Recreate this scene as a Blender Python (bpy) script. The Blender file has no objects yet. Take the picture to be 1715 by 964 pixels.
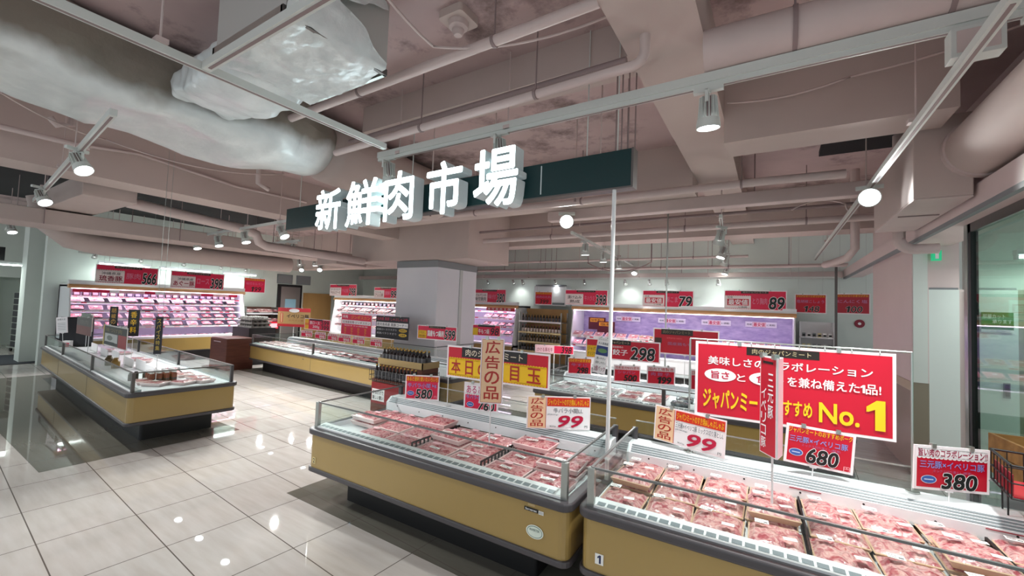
import bpy, math, random
from mathutils import Vector, Matrix, noise
PI = math.pi
R = random.Random(7); noise.seed_set(7)
S = bpy.context.scene
COL = S.collection

# ------------------------------------------------------------------ camera, world, exposure
cam = bpy.data.objects.new('camera', bpy.data.cameras.new('camera')); COL.objects.link(cam)
cam.data.sensor_width = 36.0
cam.data.lens = 36.0 * 695.75 / 1715
cam.data.clip_start = 0.02
cam.matrix_world = (Matrix.Translation((0, 0, 1.845)) @ Matrix.Rotation(0.56, 4, 'Z')
                    @ Matrix.Rotation(PI / 2 + 0.0438, 4, 'X') @ Matrix.Rotation(0.0377, 4, 'Z'))
S.camera = cam
S.view_settings.view_transform = 'Standard'
S.view_settings.look = 'None'
S.view_settings.gamma = 1
S.view_settings.use_curve_mapping = False
S.view_settings.exposure = 1.08
SPOT_W = 105.0          # watts of one ceiling spotlight
LENS_E = 9.0           # glow of its lens
STRIP_E = 5.0          # chiller light strips
world = bpy.data.worlds.new('world'); S.world = world; world.use_nodes = True
world.node_tree.nodes['Background'].inputs[0].default_value = (0.86, 0.95, 1.0, 1)
world.node_tree.nodes['Background'].inputs[1].default_value = 0.42

# ------------------------------------------------------------------ materials
def lin(h):
    h = h.lstrip('#'); o = []
    for i in (0, 2, 4):
        c = int(h[i:i+2], 16) / 255
        o.append(c / 12.92 if c <= .04045 else ((c + .055) / 1.055) ** 2.4)
    return (*o, 1)
MATS = {}
def mat(key, color='#808080', rough=.5, metal=0, emit=0, coat=0, ecol=None, spec=.5):
    if key in MATS: return MATS[key]
    m = bpy.data.materials.new(key); m.use_nodes = True
    b = m.node_tree.nodes['Principled BSDF']
    b.inputs['Base Color'].default_value = lin(color); b.inputs['Roughness'].default_value = rough
    b.inputs['Metallic'].default_value = metal; b.inputs['Coat Weight'].default_value = coat
    b.inputs['Coat Roughness'].default_value = .06; b.inputs['Specular IOR Level'].default_value = spec
    if emit:
        b.inputs['Emission Color'].default_value = lin(ecol or color); b.inputs['Emission Strength'].default_value = emit
    MATS[key] = m; return m
def N(m, t, **kw):
    n = m.node_tree.nodes.new(t)
    for k, v in kw.items():
        if k in n.inputs: n.inputs[k].default_value = v
        else: setattr(n, k, v)
    return n
def L(m, a, ao, b, bi): m.node_tree.links.new(a.outputs[ao], b.inputs[bi])
def bsdf(m): return m.node_tree.nodes['Principled BSDF']
def ramp(m, stops, src, out='Fac'):
    r = N(m, 'ShaderNodeValToRGB'); e = r.color_ramp.elements
    e[0].position, e[0].color = stops[0][0], lin(stops[0][1])
    e[1].position, e[1].color = stops[-1][0], lin(stops[-1][1])
    for p, c in stops[1:-1]:
        x = e.new(p); x.color = lin(c)
    L(m, src, out, r, 'Fac'); return r
def noisy(key, c1, c2, scale=3, rough=.5, coat=0, bump=0, detail=4, metal=0, stretch=None, lo=.35, hi=.65):
    if key in MATS: return MATS[key]
    m = mat(key, c1, rough, metal, 0, coat)
    tc = N(m, 'ShaderNodeTexCoord'); mp = N(m, 'ShaderNodeMapping'); L(m, tc, 'Object', mp, 'Vector')
    if stretch: mp.inputs['Scale'].default_value = stretch
    n = N(m, 'ShaderNodeTexNoise', Scale=scale, Detail=detail); L(m, mp, 'Vector', n, 'Vector')
    r = ramp(m, [(lo, c1), (hi, c2)], n); L(m, r, 'Color', bsdf(m), 'Base Color')
    if bump:
        b = N(m, 'ShaderNodeBump', Strength=bump, Distance=.02); L(m, n, 'Fac', b, 'Height'); L(m, b, 'Normal', bsdf(m), 'Normal')
    return m
def glass_mat(key, tint='#f4f9f8', base=.03):
    if key in MATS: return MATS[key]
    m = bpy.data.materials.new(key); m.use_nodes = True; nt = m.node_tree; nt.nodes.remove(bsdf(m))
    t = N(m, 'ShaderNodeBsdfTransparent'); t.inputs[0].default_value = lin(tint)
    g = N(m, 'ShaderNodeBsdfGlossy'); g.inputs['Roughness'].default_value = .03
    fr = N(m, 'ShaderNodeLayerWeight'); fr.inputs[0].default_value = .5; mx = N(m, 'ShaderNodeMixShader')
    pw = N(m, 'ShaderNodeMath', operation='POWER'); pw.inputs[1].default_value = 4.5; L(m, fr, 'Facing', pw, 0)
    ml = N(m, 'ShaderNodeMath', operation='MULTIPLY_ADD'); ml.inputs[1].default_value = .75; ml.inputs[2].default_value = base; L(m, pw, 0, ml, 0)
    L(m, ml, 0, mx, 0); L(m, t, 0, mx, 1); L(m, g, 0, mx, 2)
    L(m, mx, 0, nt.nodes['Material Output'], 'Surface'); MATS[key] = m; return m
def tile_floor(key, c1, c2, rough):
    m = mat(key, c1, rough); m.node_tree.nodes
    tc = N(m, 'ShaderNodeTexCoord'); mp = N(m, 'ShaderNodeMapping'); L(m, tc, 'Object', mp, 'Vector')
    mp.inputs['Location'].default_value = (.176, -.046, 0); mp.inputs['Rotation'].default_value = (0, 0, .05)
    br = N(m, 'ShaderNodeTexBrick', offset=0.0, squash=1.0)
    br.inputs['Scale'].default_value = 1.0; br.inputs['Brick Width'].default_value = .724; br.inputs['Row Height'].default_value = .552
    br.inputs['Mortar Size'].default_value = .004; br.inputs['Mortar Smooth'].default_value = .1; br.inputs['Bias'].default_value = 0
    br.inputs['Color1'].default_value = lin(c1); br.inputs['Color2'].default_value = lin(c2); br.inputs['Mortar'].default_value = lin('#6a625c')
    L(m, mp, 'Vector', br, 'Vector')
    n = N(m, 'ShaderNodeTexNoise', Scale=2.2, Detail=6); mp2 = N(m, 'ShaderNodeMapping'); mp2.inputs['Scale'].default_value = (1, 7, 1)
    L(m, tc, 'Object', mp2, 'Vector'); L(m, mp2, 'Vector', n, 'Vector')
    r = ramp(m, [(.3, '#efece9'), (.7, '#ffffff')], n)
    mx = N(m, 'ShaderNodeMix', data_type='RGBA', blend_type='MULTIPLY'); mx.inputs[0].default_value = 1
    L(m, br, 'Color', mx, 6); L(m, r, 'Color', mx, 7); L(m, mx, 2, bsdf(m), 'Base Color')
    bsdf(m).inputs['Specular IOR Level'].default_value = .7
    return m

M_FLOOR = tile_floor('floor_tile', '#d2ccc7', '#ccc5c0', .025)
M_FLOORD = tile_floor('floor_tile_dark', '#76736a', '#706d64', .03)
M_CEIL = noisy('ceiling_paint', '#b39c9a', '#c2aaa8', 1.3, .85, bump=.15, lo=.3, hi=.6)
_n = N(M_CEIL, 'ShaderNodeTexNoise', Scale=.9, Detail=8, Roughness=.7); _t = N(M_CEIL, 'ShaderNodeTexCoord'); L(M_CEIL, _t, 'Object', _n, 'Vector')
_r = ramp(M_CEIL, [(.33, '#6f6462'), (.46, '#ffffff')], _n); _x = N(M_CEIL, 'ShaderNodeMix', data_type='RGBA', blend_type='MULTIPLY'); _x.inputs[0].default_value = .8
L(M_CEIL, [q for q in M_CEIL.node_tree.nodes if q.type == 'VALTORGB'][0], 'Color', _x, 6); L(M_CEIL, _r, 'Color', _x, 7); L(M_CEIL, _x, 2, bsdf(M_CEIL), 'Base Color')
M_CEILB = noisy('beam_paint', '#bbaaa4', '#c6b5ae', .8, .8)
M_PIPE = noisy('pipe_paint', '#c4b2ae', '#cebcb8', 2, .6)
M_PIPED = mat('conduit_paint', '#8f7c7b', .7)
M_TRACK = mat('track_white', '#cfd2cd', .45)
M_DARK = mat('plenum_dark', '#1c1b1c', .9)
M_WALL = noisy('wall_paint', '#dfe6df', '#d5ddd6', .7, .6)
M_WALLP = noisy('wall_pink', '#dcc9c6', '#d6c2bf', .7, .5)
M_YEL = noisy('case_yellow', '#ab8f55', '#a5894f', .6, .32, coat=.3)
M_BUMP = mat('bumper_dark', '#4c484b', .38)
M_BLACK = mat('black_base', '#171618', .45)
M_WHITE = mat('white_enamel', '#eef0f2', .35)
M_WHITEP = mat('white_plastic', '#e9eaea', .4)
M_LOUV = mat('louver_grey', '#7d868a', .4)
M_GREY = mat('mid_grey', '#85878a', .5)
M_STEEL = mat('steel', '#b9bdb8', .28, .9)
M_RAIL = mat('rail_dark', '#6a6664', .35, .6)
M_GLASS = glass_mat('clear_glass')
M_GLASSG = glass_mat('green_glass', '#d6e6de')
M_WOOD = noisy('canopy_wood', '#d8a877', '#cf9c69', 2, .4, stretch=(.4, 6, 6))
M_BROWN = noisy('brown_wood', '#6e3f32', '#5f352a', 3, .5, stretch=(1, 1, 8))
M_CRATE = noisy('crate_wood', '#a87a44', '#8d6232', 3, .6, stretch=(1, 6, 6))
M_PANEL = noisy('panel_wood', '#c39a62', '#b78d56', 2, .5, stretch=(1, 1, .3))
M_RED = mat('sign_red', '#c8102e', .3)
M_PINK = mat('sign_pink', '#d81b4a', .3)
M_CARD = mat('sign_white', '#f4f1f2', .4)
M_WRAP = noisy('plastic_wrap', '#dfe4e4', '#cfd6d6', 6, .3, coat=.4, bump=1.0, detail=8)
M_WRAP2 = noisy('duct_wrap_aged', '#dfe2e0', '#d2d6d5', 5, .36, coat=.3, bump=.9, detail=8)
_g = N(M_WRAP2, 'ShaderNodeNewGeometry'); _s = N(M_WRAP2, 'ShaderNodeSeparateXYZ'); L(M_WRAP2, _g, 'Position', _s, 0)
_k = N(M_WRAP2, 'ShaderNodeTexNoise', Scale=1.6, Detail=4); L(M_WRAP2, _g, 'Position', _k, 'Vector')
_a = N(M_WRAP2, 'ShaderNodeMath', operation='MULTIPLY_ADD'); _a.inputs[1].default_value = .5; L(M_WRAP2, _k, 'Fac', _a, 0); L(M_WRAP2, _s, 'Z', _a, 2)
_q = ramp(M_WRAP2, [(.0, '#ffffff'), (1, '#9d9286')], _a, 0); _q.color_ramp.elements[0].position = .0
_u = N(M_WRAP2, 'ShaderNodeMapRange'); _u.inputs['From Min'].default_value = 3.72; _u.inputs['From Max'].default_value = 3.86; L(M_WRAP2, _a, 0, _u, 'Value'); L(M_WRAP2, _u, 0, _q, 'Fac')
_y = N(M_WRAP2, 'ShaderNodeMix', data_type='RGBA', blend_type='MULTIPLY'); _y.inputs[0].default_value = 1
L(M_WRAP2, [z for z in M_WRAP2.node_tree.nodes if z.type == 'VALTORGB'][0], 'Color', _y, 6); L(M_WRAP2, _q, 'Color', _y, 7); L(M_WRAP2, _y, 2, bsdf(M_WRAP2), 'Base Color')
M_STRIP = mat('chiller_strip', '#fff0ff', .4, 0, STRIP_E, ecol='#f7dcff')
M_STRIPW = mat('chiller_strip_white', '#ffffff', .4, 0, STRIP_E, ecol='#fff4f4')
M_TUBE = mat('fluorescent_tube', '#ffffff', .4, 0, 5, ecol='#e9fff6')
M_LENS = mat('lamp_lens', '#ffffff', .3, 0, LENS_E, ecol='#f2fbff')
M_LETTER = mat('letter_face', '#ffffff', .4, 0, 2.6, ecol='#e2faff')
M_LETTERS = mat('letter_side', '#c9d2d3', .4, 0, .03, ecol='#dff4f8')
M_SIGNG = mat('sign_green', '#0d3436', .25)
M_TRAYW = mat('foam_tray', '#f0d9d8', .45)
M_TRAYB = mat('dark_tray', '#3a3236', .4)
def meat_mat(key, dark, mid, pale, scale):
    m = mat(key, mid, .3, 0, 0, .8)
    tc = N(m, 'ShaderNodeTexCoord'); oi = N(m, 'ShaderNodeObjectInfo')
    ad = N(m, 'ShaderNodeVectorMath', operation='ADD'); L(m, tc, 'Object', ad, 0)
    cx = N(m, 'ShaderNodeCombineXYZ'); mu = N(m, 'ShaderNodeMath', operation='MULTIPLY'); mu.inputs[1].default_value = 40
    L(m, oi, 'Random', mu, 0); L(m, mu, 0, cx, 0); L(m, mu, 0, cx, 1); L(m, cx, 0, ad, 1)
    n = N(m, 'ShaderNodeTexNoise', Scale=scale, Detail=5, Distortion=1.6); L(m, ad, 0, n, 'Vector')
    r = ramp(m, [(.36, dark), (.47, mid), (.56, pale), (.66, mid)], n); L(m, r, 'Color', bsdf(m), 'Base Color')
    b = N(m, 'ShaderNodeBump', Strength=.5, Distance=.01); L(m, n, 'Fac', b, 'Height'); L(m, b, 'Normal', bsdf(m), 'Normal')
    return m
M_MEAT1 = meat_mat('meat_slices', '#a23a48', '#c6727a', '#e2b2ae', 22)
M_MEAT2 = meat_mat('meat_pork', '#a2434c', '#bf7f80', '#d9b0a8', 18)
M_MEAT3 = meat_mat('meat_dark', '#5a1626', '#8c3040', '#c98a8a', 20)

# ------------------------------------------------------------------ mesh building
class MB:
    def __init__(s): s.v = []; s.f = []; s.m = []; s.ms = []; s.sm = []
    def mi(s, m):
        if m not in s.ms: s.ms.append(m)
        return s.ms.index(m)
    def add(s, v, f, m, smooth=False):
        o = len(s.v); k = s.mi(m); s.v += [tuple(p) for p in v]
        for q in f: s.f.append([i + o for i in q]); s.m.append(k); s.sm.append(smooth)
        return s
    def box(s, x0, x1, y0, y1, z0, z1, m):
        v = [(x, y, z) for x in (x0, x1) for y in (y0, y1) for z in (z0, z1)]
        return s.add(v, [(0, 1, 3, 2), (4, 6, 7, 5), (0, 4, 5, 1), (2, 3, 7, 6), (0, 2, 6, 4), (1, 5, 7, 3)], m)
    def rbox(s, x0, x1, y0, y1, z0, z1, r, m, n=4):
        pts = []
        for cx, cy, a in ((x1 - r, y1 - r, 0), (x0 + r, y1 - r, PI / 2), (x0 + r, y0 + r, PI), (x1 - r, y0 + r, 1.5 * PI)):
            for i in range(n + 1): t = a + PI / 2 * i / n; pts.append((cx + r * math.cos(t), cy + r * math.sin(t)))
        k = len(pts)
        return s.add([(x, y, z0) for x, y in pts] + [(x, y, z1) for x, y in pts],
                     [tuple(range(k - 1, -1, -1)), tuple(range(k, 2 * k))] + [(i, (i + 1) % k, (i + 1) % k + k, i + k) for i in range(k)], m)
    def ring(s, x0, x1, y0, y1, z0, z1, r, t, m, n=4):
        def loop(a, b, c, d, q): return [(cx + q * math.cos(A + PI / 2 * i / n), cy + q * math.sin(A + PI / 2 * i / n)) for cx, cy, A in ((b - q, d - q, 0), (a + q, d - q, PI / 2), (a + q, c + q, PI), (b - q, c + q, 1.5 * PI)) for i in range(n + 1)]
        A = loop(x0, x1, y0, y1, r); B = loop(x0 + t, x1 - t, y0 + t, y1 - t, max(.012, r - t)); k = len(A)
        v = [(x, y, z0) for x, y in A] + [(x, y, z1) for x, y in A] + [(x, y, z0) for x, y in B] + [(x, y, z1) for x, y in B]; f = []
        for i in range(k):
            j = (i + 1) % k; f += [(i, j, j + k, i + k), (i + k, j + k, j + 3 * k, i + 3 * k), (j + 2 * k, i + 2 * k, i + 3 * k, j + 3 * k), (j, i, i + 2 * k, j + 2 * k)]
        return s.add(v, f, m)
    def cyl(s, a, b, r, m, n=12, r2=None, cap=True):
        a = Vector(a); b = Vector(b); d = (b - a).normalized(); r2 = r if r2 is None else r2
        u = d.orthogonal().normalized(); w = d.cross(u)
        v = []
        for p, q in ((a, r), (b, r2)):
            for i in range(n): t = 2 * PI * i / n; v.append(p + u * q * math.cos(t) + w * q * math.sin(t))
        s.add(v, [(i, (i + 1) % n, (i + 1) % n + n, i + n) for i in range(n)], m, True)
        if cap: s.add(v, [tuple(range(n - 1, -1, -1)), tuple(range(n, 2 * n))], m)
        return s
    def tube(s, path, r, m, n=8):
        P = [Vector(p) for p in path]
        prev = None; rings = []
        for i, p in enumerate(P):
            d = (P[min(i + 1, len(P) - 1)] - P[max(i - 1, 0)]).normalized()
            u = d.orthogonal().normalized() if prev is None else (prev - d * prev.dot(d)).normalized()
            prev = u; w = d.cross(u)
            rings.append([p + u * r * math.cos(2 * PI * k / n) + w * r * math.sin(2 * PI * k / n) for k in range(n)])
        v = [q for g in rings for q in g]; f = []
        for i in range(len(P) - 1):
            for k in range(n): f.append((i * n + k, i * n + (k + 1) % n, (i + 1) * n + (k + 1) % n, (i + 1) * n + k))
        s.add(v, f, m, True)
        return s.add(v, [tuple(range(n - 1, -1, -1)), tuple(range(len(v) - n, len(v)))], m)
    def prism(s, pts, a0, a1, m, axis='x'):
        k = len(pts)
        f = (lambda a, p: (a, p[0], p[1])) if axis == 'x' else (lambda a, p: (p[0], a, p[1]))
        return s.add([f(a0, p) for p in pts] + [f(a1, p) for p in pts],
                     [tuple(range(k)), tuple(range(2 * k - 1, k - 1, -1))] + [(i, i + k, (i + 1) % k + k, (i + 1) % k) for i in range(k)], m)
    def lathe(s, prof, m, n=12, c=(0, 0, 0), ms=None):
        v = [(c[0] + r * math.cos(2 * PI * i / n), c[1] + r * math.sin(2 * PI * i / n), c[2] + z) for r, z in prof for i in range(n)]
        for j in range(len(prof) - 1):
            s.add(v, [(j * n + i, j * n + (i + 1) % n, (j + 1) * n + (i + 1) % n, (j + 1) * n + i) for i in range(n)], (ms[j] if ms else m), True)
        return s
    def grid(s, nx, ny, fn, m):
        return s.add([fn(i / nx, j / ny) for j in range(ny + 1) for i in range(nx + 1)],
                     [(j * (nx + 1) + i, j * (nx + 1) + i + 1, (j + 1) * (nx + 1) + i + 1, (j + 1) * (nx + 1) + i) for j in range(ny) for i in range(nx)], m, True)
    def mesh(s, name):
        me = bpy.data.meshes.new(name); me.from_pydata(s.v, [], s.f)
        for m in s.ms: me.materials.append(m)
        me.polygons.foreach_set('material_index', s.m); me.polygons.foreach_set('use_smooth', s.sm)
        me.update(); return me
    def build(s, name, parent=None, loc=(0, 0, 0), rot=(0, 0, 0), bevel=0, seg=2):
        return put(name, s.mesh(name), parent, loc, rot, bevel, seg)
def put(name, me, parent=None, loc=(0, 0, 0), rot=(0, 0, 0), bevel=0, seg=2):
    o = bpy.data.objects.new(name, me); COL.objects.link(o)
    o.parent = parent; o.location = loc; o.rotation_euler = rot
    if bevel:
        b = o.modifiers.new('bevel', 'BEVEL'); b.width = bevel; b.segments = seg; b.limit_method = 'ANGLE'; b.angle_limit = .6
    return o
def tag(o, label, cat, group=None):
    o['label'] = label; o['category'] = cat
    if group: o['group'] = group
    return o
def thing(name, label, cat, loc=(0, 0, 0), rz=0, group=None):
    o = bpy.data.objects.new(name, None); COL.objects.link(o); o.empty_display_size = .1
    o.location = loc; o.rotation_euler = (0, 0, rz); return tag(o, label, cat, group)
def struct(o): o['kind'] = 'structure'; return o
def sub(o, key='label', v=''): o[key] = v; return o
def copy_tree(o, parent=None):
    c = o.copy(); COL.objects.link(c); c.parent = parent
    for ch in list(o.children): copy_tree(ch, c)
    return c
_ones = 'first second third fourth fifth sixth seventh eighth ninth tenth eleventh twelfth thirteenth fourteenth fifteenth sixteenth seventeenth eighteenth nineteenth twentieth'.split()
def nth(i): return _ones[i] if i < 20 else ('twenty-' + _ones[i - 20] if i < 29 else 'thirtieth')
def w2(loc, rz, p):
    c, s = math.cos(rz), math.sin(rz)
    return (loc[0] + p[0] * c - p[1] * s, loc[1] + p[0] * s + p[1] * c, loc[2] + p[2])

# ------------------------------------------------------------------ lettering
_tc = {}
def glyphs(s, off=0, shear=0, vertical=False):
    k = (s, off, shear)
    if k in _tc: return _tc[k]
    if '1' in s and '\n' not in s and vertical is False:
        V, F, x = [], [], 0.0; h = max(p[1] for p in glyphs('0')[0])
        for run in s.replace('1', '|1|').split('|'):
            if not run: continue
            if run == '1': v = [(.0, .62 * h, 0), (.0, .76 * h, 0), (.2, h, 0), (.34, h, 0), (.34, 0, 0), (.17, 0, 0), (.17, .74 * h, 0)]; v = [(a + shear * b, b, 0) for a, b, c in v]; f = [[1, 0, 6, 2], [2, 6, 3], [3, 6, 5, 4]]
            else: v, f = glyphs(run, off, shear)
            o = len(V); a0 = min(p[0] for p in v) if v else 0
            V += [(p[0] - a0 + x, p[1], 0) for p in v]; F += [[i + o for i in q] for q in f]
            x = (max(p[0] for p in V) if V else x) + .07
        _tc[k] = (V, F); return _tc[k]
    cu = bpy.data.curves.new('t', 'FONT'); cu.body = s; cu.size = 1; cu.offset = off; cu.shear = shear
    cu.space_line = .92; cu.resolution_u = 3; cu.align_x = 'CENTER' if '\n' in s else 'LEFT'
    o = bpy.data.objects.new('t', cu); COL.objects.link(o)
    dg = bpy.context.evaluated_depsgraph_get(); dg.update()
    me = bpy.data.meshes.new_from_object(o.evaluated_get(dg))
    v = [tuple(p.co) for p in me.vertices]; f = [list(p.vertices) for p in me.polygons]
    bpy.data.objects.remove(o); bpy.data.curves.remove(cu); bpy.data.meshes.remove(me)
    _tc[k] = (v, f); return _tc[k]
def text_fit(mb, s, x0, y0, x1, y1, d, m, off=.012, shear=0, grow=0):
    """lettering into the rectangle x0..x1, z y0..y1 at depth -d in front of the board (facing -Y)."""
    v, f = glyphs(s, 0, shear)
    if not v: return
    ax, bx = min(p[0] for p in v), max(p[0] for p in v); ay, by = min(p[1] for p in v), max(p[1] for p in v)
    sx = (x1 - x0) / max(bx - ax, 1e-4); sy = (y1 - y0) / max(by - ay, 1e-4)
    if off > .04: st = [(math.cos(q * PI / 4), math.sin(q * PI / 4)) for q in range(8)] + [(0, 0)]
    elif off > .004: st = [(.7, .7), (-.7, .7), (.7, -.7), (-.7, -.7)]
    else: st = [(0, 0)]
    for i, (a, b) in enumerate(st):
        mb.add([(x0 + (p[0] - ax + a * off) * sx, -d - i * .00003, y0 + (p[1] - ay + b * off) * sy) for p in v], f, m)
CC = {}
def col(h):
    if h not in CC: CC[h] = mat('print_' + h.lstrip('#'), h, .35)
    return CC[h]
def board(root, w, h, items, base='#c8102e', edge='#f6eef0', thick=.008, rim=.018):
    """a printed card, centred on the root, facing -Y, with its printed parts."""
    mb = MB().box(-w/2, w/2, 0, thick, -h/2, h/2, col(edge)); b = mb.build('panel', root)
    e = min(rim, .06 * h) if edge != base else 0
    MB().box(-w/2 + e, w/2 - e, -.0012, 0, -h/2 + e, h/2 - e, col(base)).build('print_field', root)
    X = lambda u: -w/2 + u * w
    Z = lambda v: -h/2 + v * h
    d = .0018
    for it in items:
        k = it[0]; d += .0004
        if k == 'r':
            MB().box(X(it[1]), X(it[3]), -d - .0004, -.0005, Z(it[2]), Z(it[4]), col(it[5])).build('colour_band', root)
        elif k == 's':   # scalloped field
            x0, y0, x1, y1 = X(it[1]), Z(it[2]), X(it[3]), Z(it[4]); n = max(5, int((x1 - x0) / (h * .09))); m = MB(); c = col(it[5])
            m.box(x0, x1, -d - .0004, -.0005, y0, y1, c)
            r = (x1 - x0) / n * .5
            for yy in (y0, y1):
                for i in range(n):
                    cx = x0 + (i + .5) * (x1 - x0) / n
                    m.add([(cx + r * math.cos(2 * PI * q / 10), -d - .0004, yy + r * .7 * math.sin(2 * PI * q / 10)) for q in range(10)], [tuple(range(10))], c)
            m.build('scalloped_band', root)
        elif k == 'e':
            cx, cz, rx, rz = X(it[1]), Z(it[2]), it[3] * w, it[4] * h
            MB().add([(cx + rx * math.cos(2 * PI * q / 24), -d - .0004, cz + rz * math.sin(2 * PI * q / 24)) for q in range(24)], [tuple(range(24))], col(it[5])).build('oval', root)
        elif k == 't':
            o = it[7] if len(it) > 7 else {}
            s = it[1]; x0, y0, x1, y1 = X(it[2]), Z(it[3]), X(it[4]), Z(it[5])
            if o.get('out'):
                m = MB(); text_fit(m, s, x0, y0, x1, y1, d + .0008, col(o['out']), off=o.get('ow', .06), shear=o.get('sh', 0)); m.build('lettering_outline', root); d += .0008
            m = MB()
            if o.get('v'):
                n = len(s); st = (y1 - y0) / n
                for i, ch in enumerate(s):
                    ww = (x1 - x0); q = .86
                    if ch in 'イ一ー': pass
                    text_fit(m, ch, x0, y1 - (i + q) * st, x1, y1 - i * st - .04 * st, d + .0008, col(it[6]), off=o.get('b', .012))
            else:
                text_fit(m, s, x0, y0, x1, y1, d + .0008, col(it[6]), off=o.get('b', .012), shear=o.get('sh', 0))
            m.build('price_lettering' if s.isdigit() else 'lettering', root)
    return b
def sign(name, label, x, y, z, yaw, w, h, items, base='#c8102e', edge='#f6eef0', roll=0, pole=None, pole_r=.004, clips=True, cat='sign', foot=False, hang=None):
    root = thing(name, label, cat, (x, y, z), yaw); root.rotation_euler = (0, roll, yaw)
    board(root, w, h, items, base, edge)
    if pole is not None:
        px, bottom = pole
        m = MB().cyl((px, .012, bottom - z), (px, .012, -h/2 + .02), pole_r, M_WHITEP, 8)
        m.box(px - .018, px + .018, .006, .02, -h/2 - .01, -h/2 + .03, M_WHITEP)
        if foot: m.cyl((px, .012, bottom - z), (px, .012, bottom - z + .012), .06 if foot is True else foot, M_WHITEP, 16)
        m.build('stem', root)
    if clips:
        for q in (-.25, .25):
            MB().box(q * w - .012, q * w + .012, -.008, .014, h/2 - .012, h/2 + .014, M_STEEL).build('clip', root)
    if hang:
        for q in (-.38, .38):
            MB().cyl((q * w, .004, h/2), (q * w, .004, hang - z), .0025, M_STEEL, 6).build('hanger', root)
    return root
# ------------------------------------------------------------------ the room
struct(MB().box(-21, 5, -2.5, 13, -.12, 0, M_FLOOR).build('floor'))
def dark_zone(x0, x1, y0, y1, rz=0):
    o = MB().box(x0, x1, y0, y1, .0002, .0015, M_FLOORD).build('dark_floor_zone'); o.rotation_euler = (0, 0, 0); return struct(o)  # thin sheet with the tile pattern in a darker tone, under and around freezers
dark_zone(-13.2, -6.22, 1.12, 2.98); dark_zone(-3.88, 4, 2.31, 3.6); dark_zone(-11.3, -3.0, 5.28, 6.4); dark_zone(-2.95, .8, 5.42, 6.7)
struct(MB().box(-21, 5, -2.5, 13, 4.0, 4.15, M_CEIL).build('ceiling'))
# near-black slabs: darkness of the plenum openings painted on, left and right slot
m = MB(); m.box(-14.85, -7.95, .3, 6.4, 3.94, 4.0, M_DARK); struct(m.build('recess_dark_slab'))
m = MB(); m.box(.5, 1.28, 4.55, 6.6, 3.94, 4.0, M_DARK); struct(m.build('recess_dark_slab'))
struct(MB().box(-15.1, -14.9, 2.5, 13, 0, 4, M_WALL).build('wall_left'))
struct(MB().box(-14.9, 3.5, 11.72, 11.9, 0, 4, M_WALL).build('wall_back'))
struct(MB().box(-21, -20.8, -2.5, 13, 0, 4, M_WALL).build('wall_far_left'))
struct(MB().box(-20.8, -15.1, 5.2, 5.4, 0, 4, M_WALL).build('wall_passage'))
m = MB(); m.box(1.45, 1.6, 6.9, 9.2, 1.11, 4, M_WALLP); m.box(1.45, 1.6, 6.9, 9.2, 0, 1.11, mat('dado_olive', '#8f8673', .5)); m.box(1.444, 1.45, 6.91, 9.2, 0, 1.0, mat('dado_gloss', '#d3bcb5', .06, 0, 0, .6)); m.box(1.442, 1.45, 6.905, 9.2, 1.0, 1.11, mat('dado_tan', '#b9a690', .5)); m.box(1.46, 1.59, 6.895, 6.9, 1.11, 4, M_WALL)
struct(m.build('wall_aisle_end'))
m = MB(); m.box(1.6, 1.875, 6.95, 7.1, 2.24, 4, M_WALLP); m.box(1.86, 1.94, 6.95, 7.1, 0, 2.24, M_WALLP); m.box(1.94, 4.6, 6.95, 7.1, 2.24, 4, M_WALL); m.box(2.6, 4.6, 6.95, 7.1, 0, 2.24, M_WALL); struct(m.build('wall_right_back'))
for n, (x0, x1) in enumerate(((1.6, 1.86), (1.94, 2.32))):
    d = struct(MB().box(x0, x1, 6.9, 6.95, 0, 2.235, mat('door_white', '#e3ece6', .4)).build('door_%d' % (n + 1)))
    MB().box(x0, x1, 6.93, 6.96, 2.235, 2.26, M_GREY).build('door_track', d)
    if n: MB().box(2.2, 2.25, 6.885, 6.9, 1.03, 1.2, M_LOUV).box(2.208, 2.242, 6.882, 6.886, 1.05, 1.18, M_BLACK).build('pull_handle', d)
struct(MB().box(2.32, 2.6, 6.92, 6.96, 0, 2.24, mat('olive_panel', '#9b9a84', .6)).build('trim_2'))
# left passage: white pillar, far door
struct(MB().box(-16.3, -15.75, 2.33, 2.75, 0, 4, M_WALL).build('pillar'))
d = struct(MB().box(-19.9, -19.8, -.4, 2.35, 0, 2.15, M_WALL).build('door_3')); MB().box(-19.8, -19.77, 2.25, 2.3, 0, 2.15, M_GREY).build('door_jamb', d)
struct(MB().box(-20.8, -19.8, -2.5, 5.2, 2.15, 4, M_WALL).build('wall_lintel'))
# column in the middle of the shop
m = MB(); m.box(-7.45, -6.19, 6.8, 8.2, 0, 2.64, noisy('column_paint', '#dedde2', '#d6d5dc', .7, .5)); m.box(-7.46, -6.18, 6.79, 8.21, 2.64, 2.79, M_GREY); m.box(-6.195, -6.17, 7.55, 7.65, 0, 2.64, mat('column_groove', '#bfc2c2', .6))
m.box(-7.47, -6.17, 6.78, 8.22, .88, .9, M_GREY); struct(m.build('column'))
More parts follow.
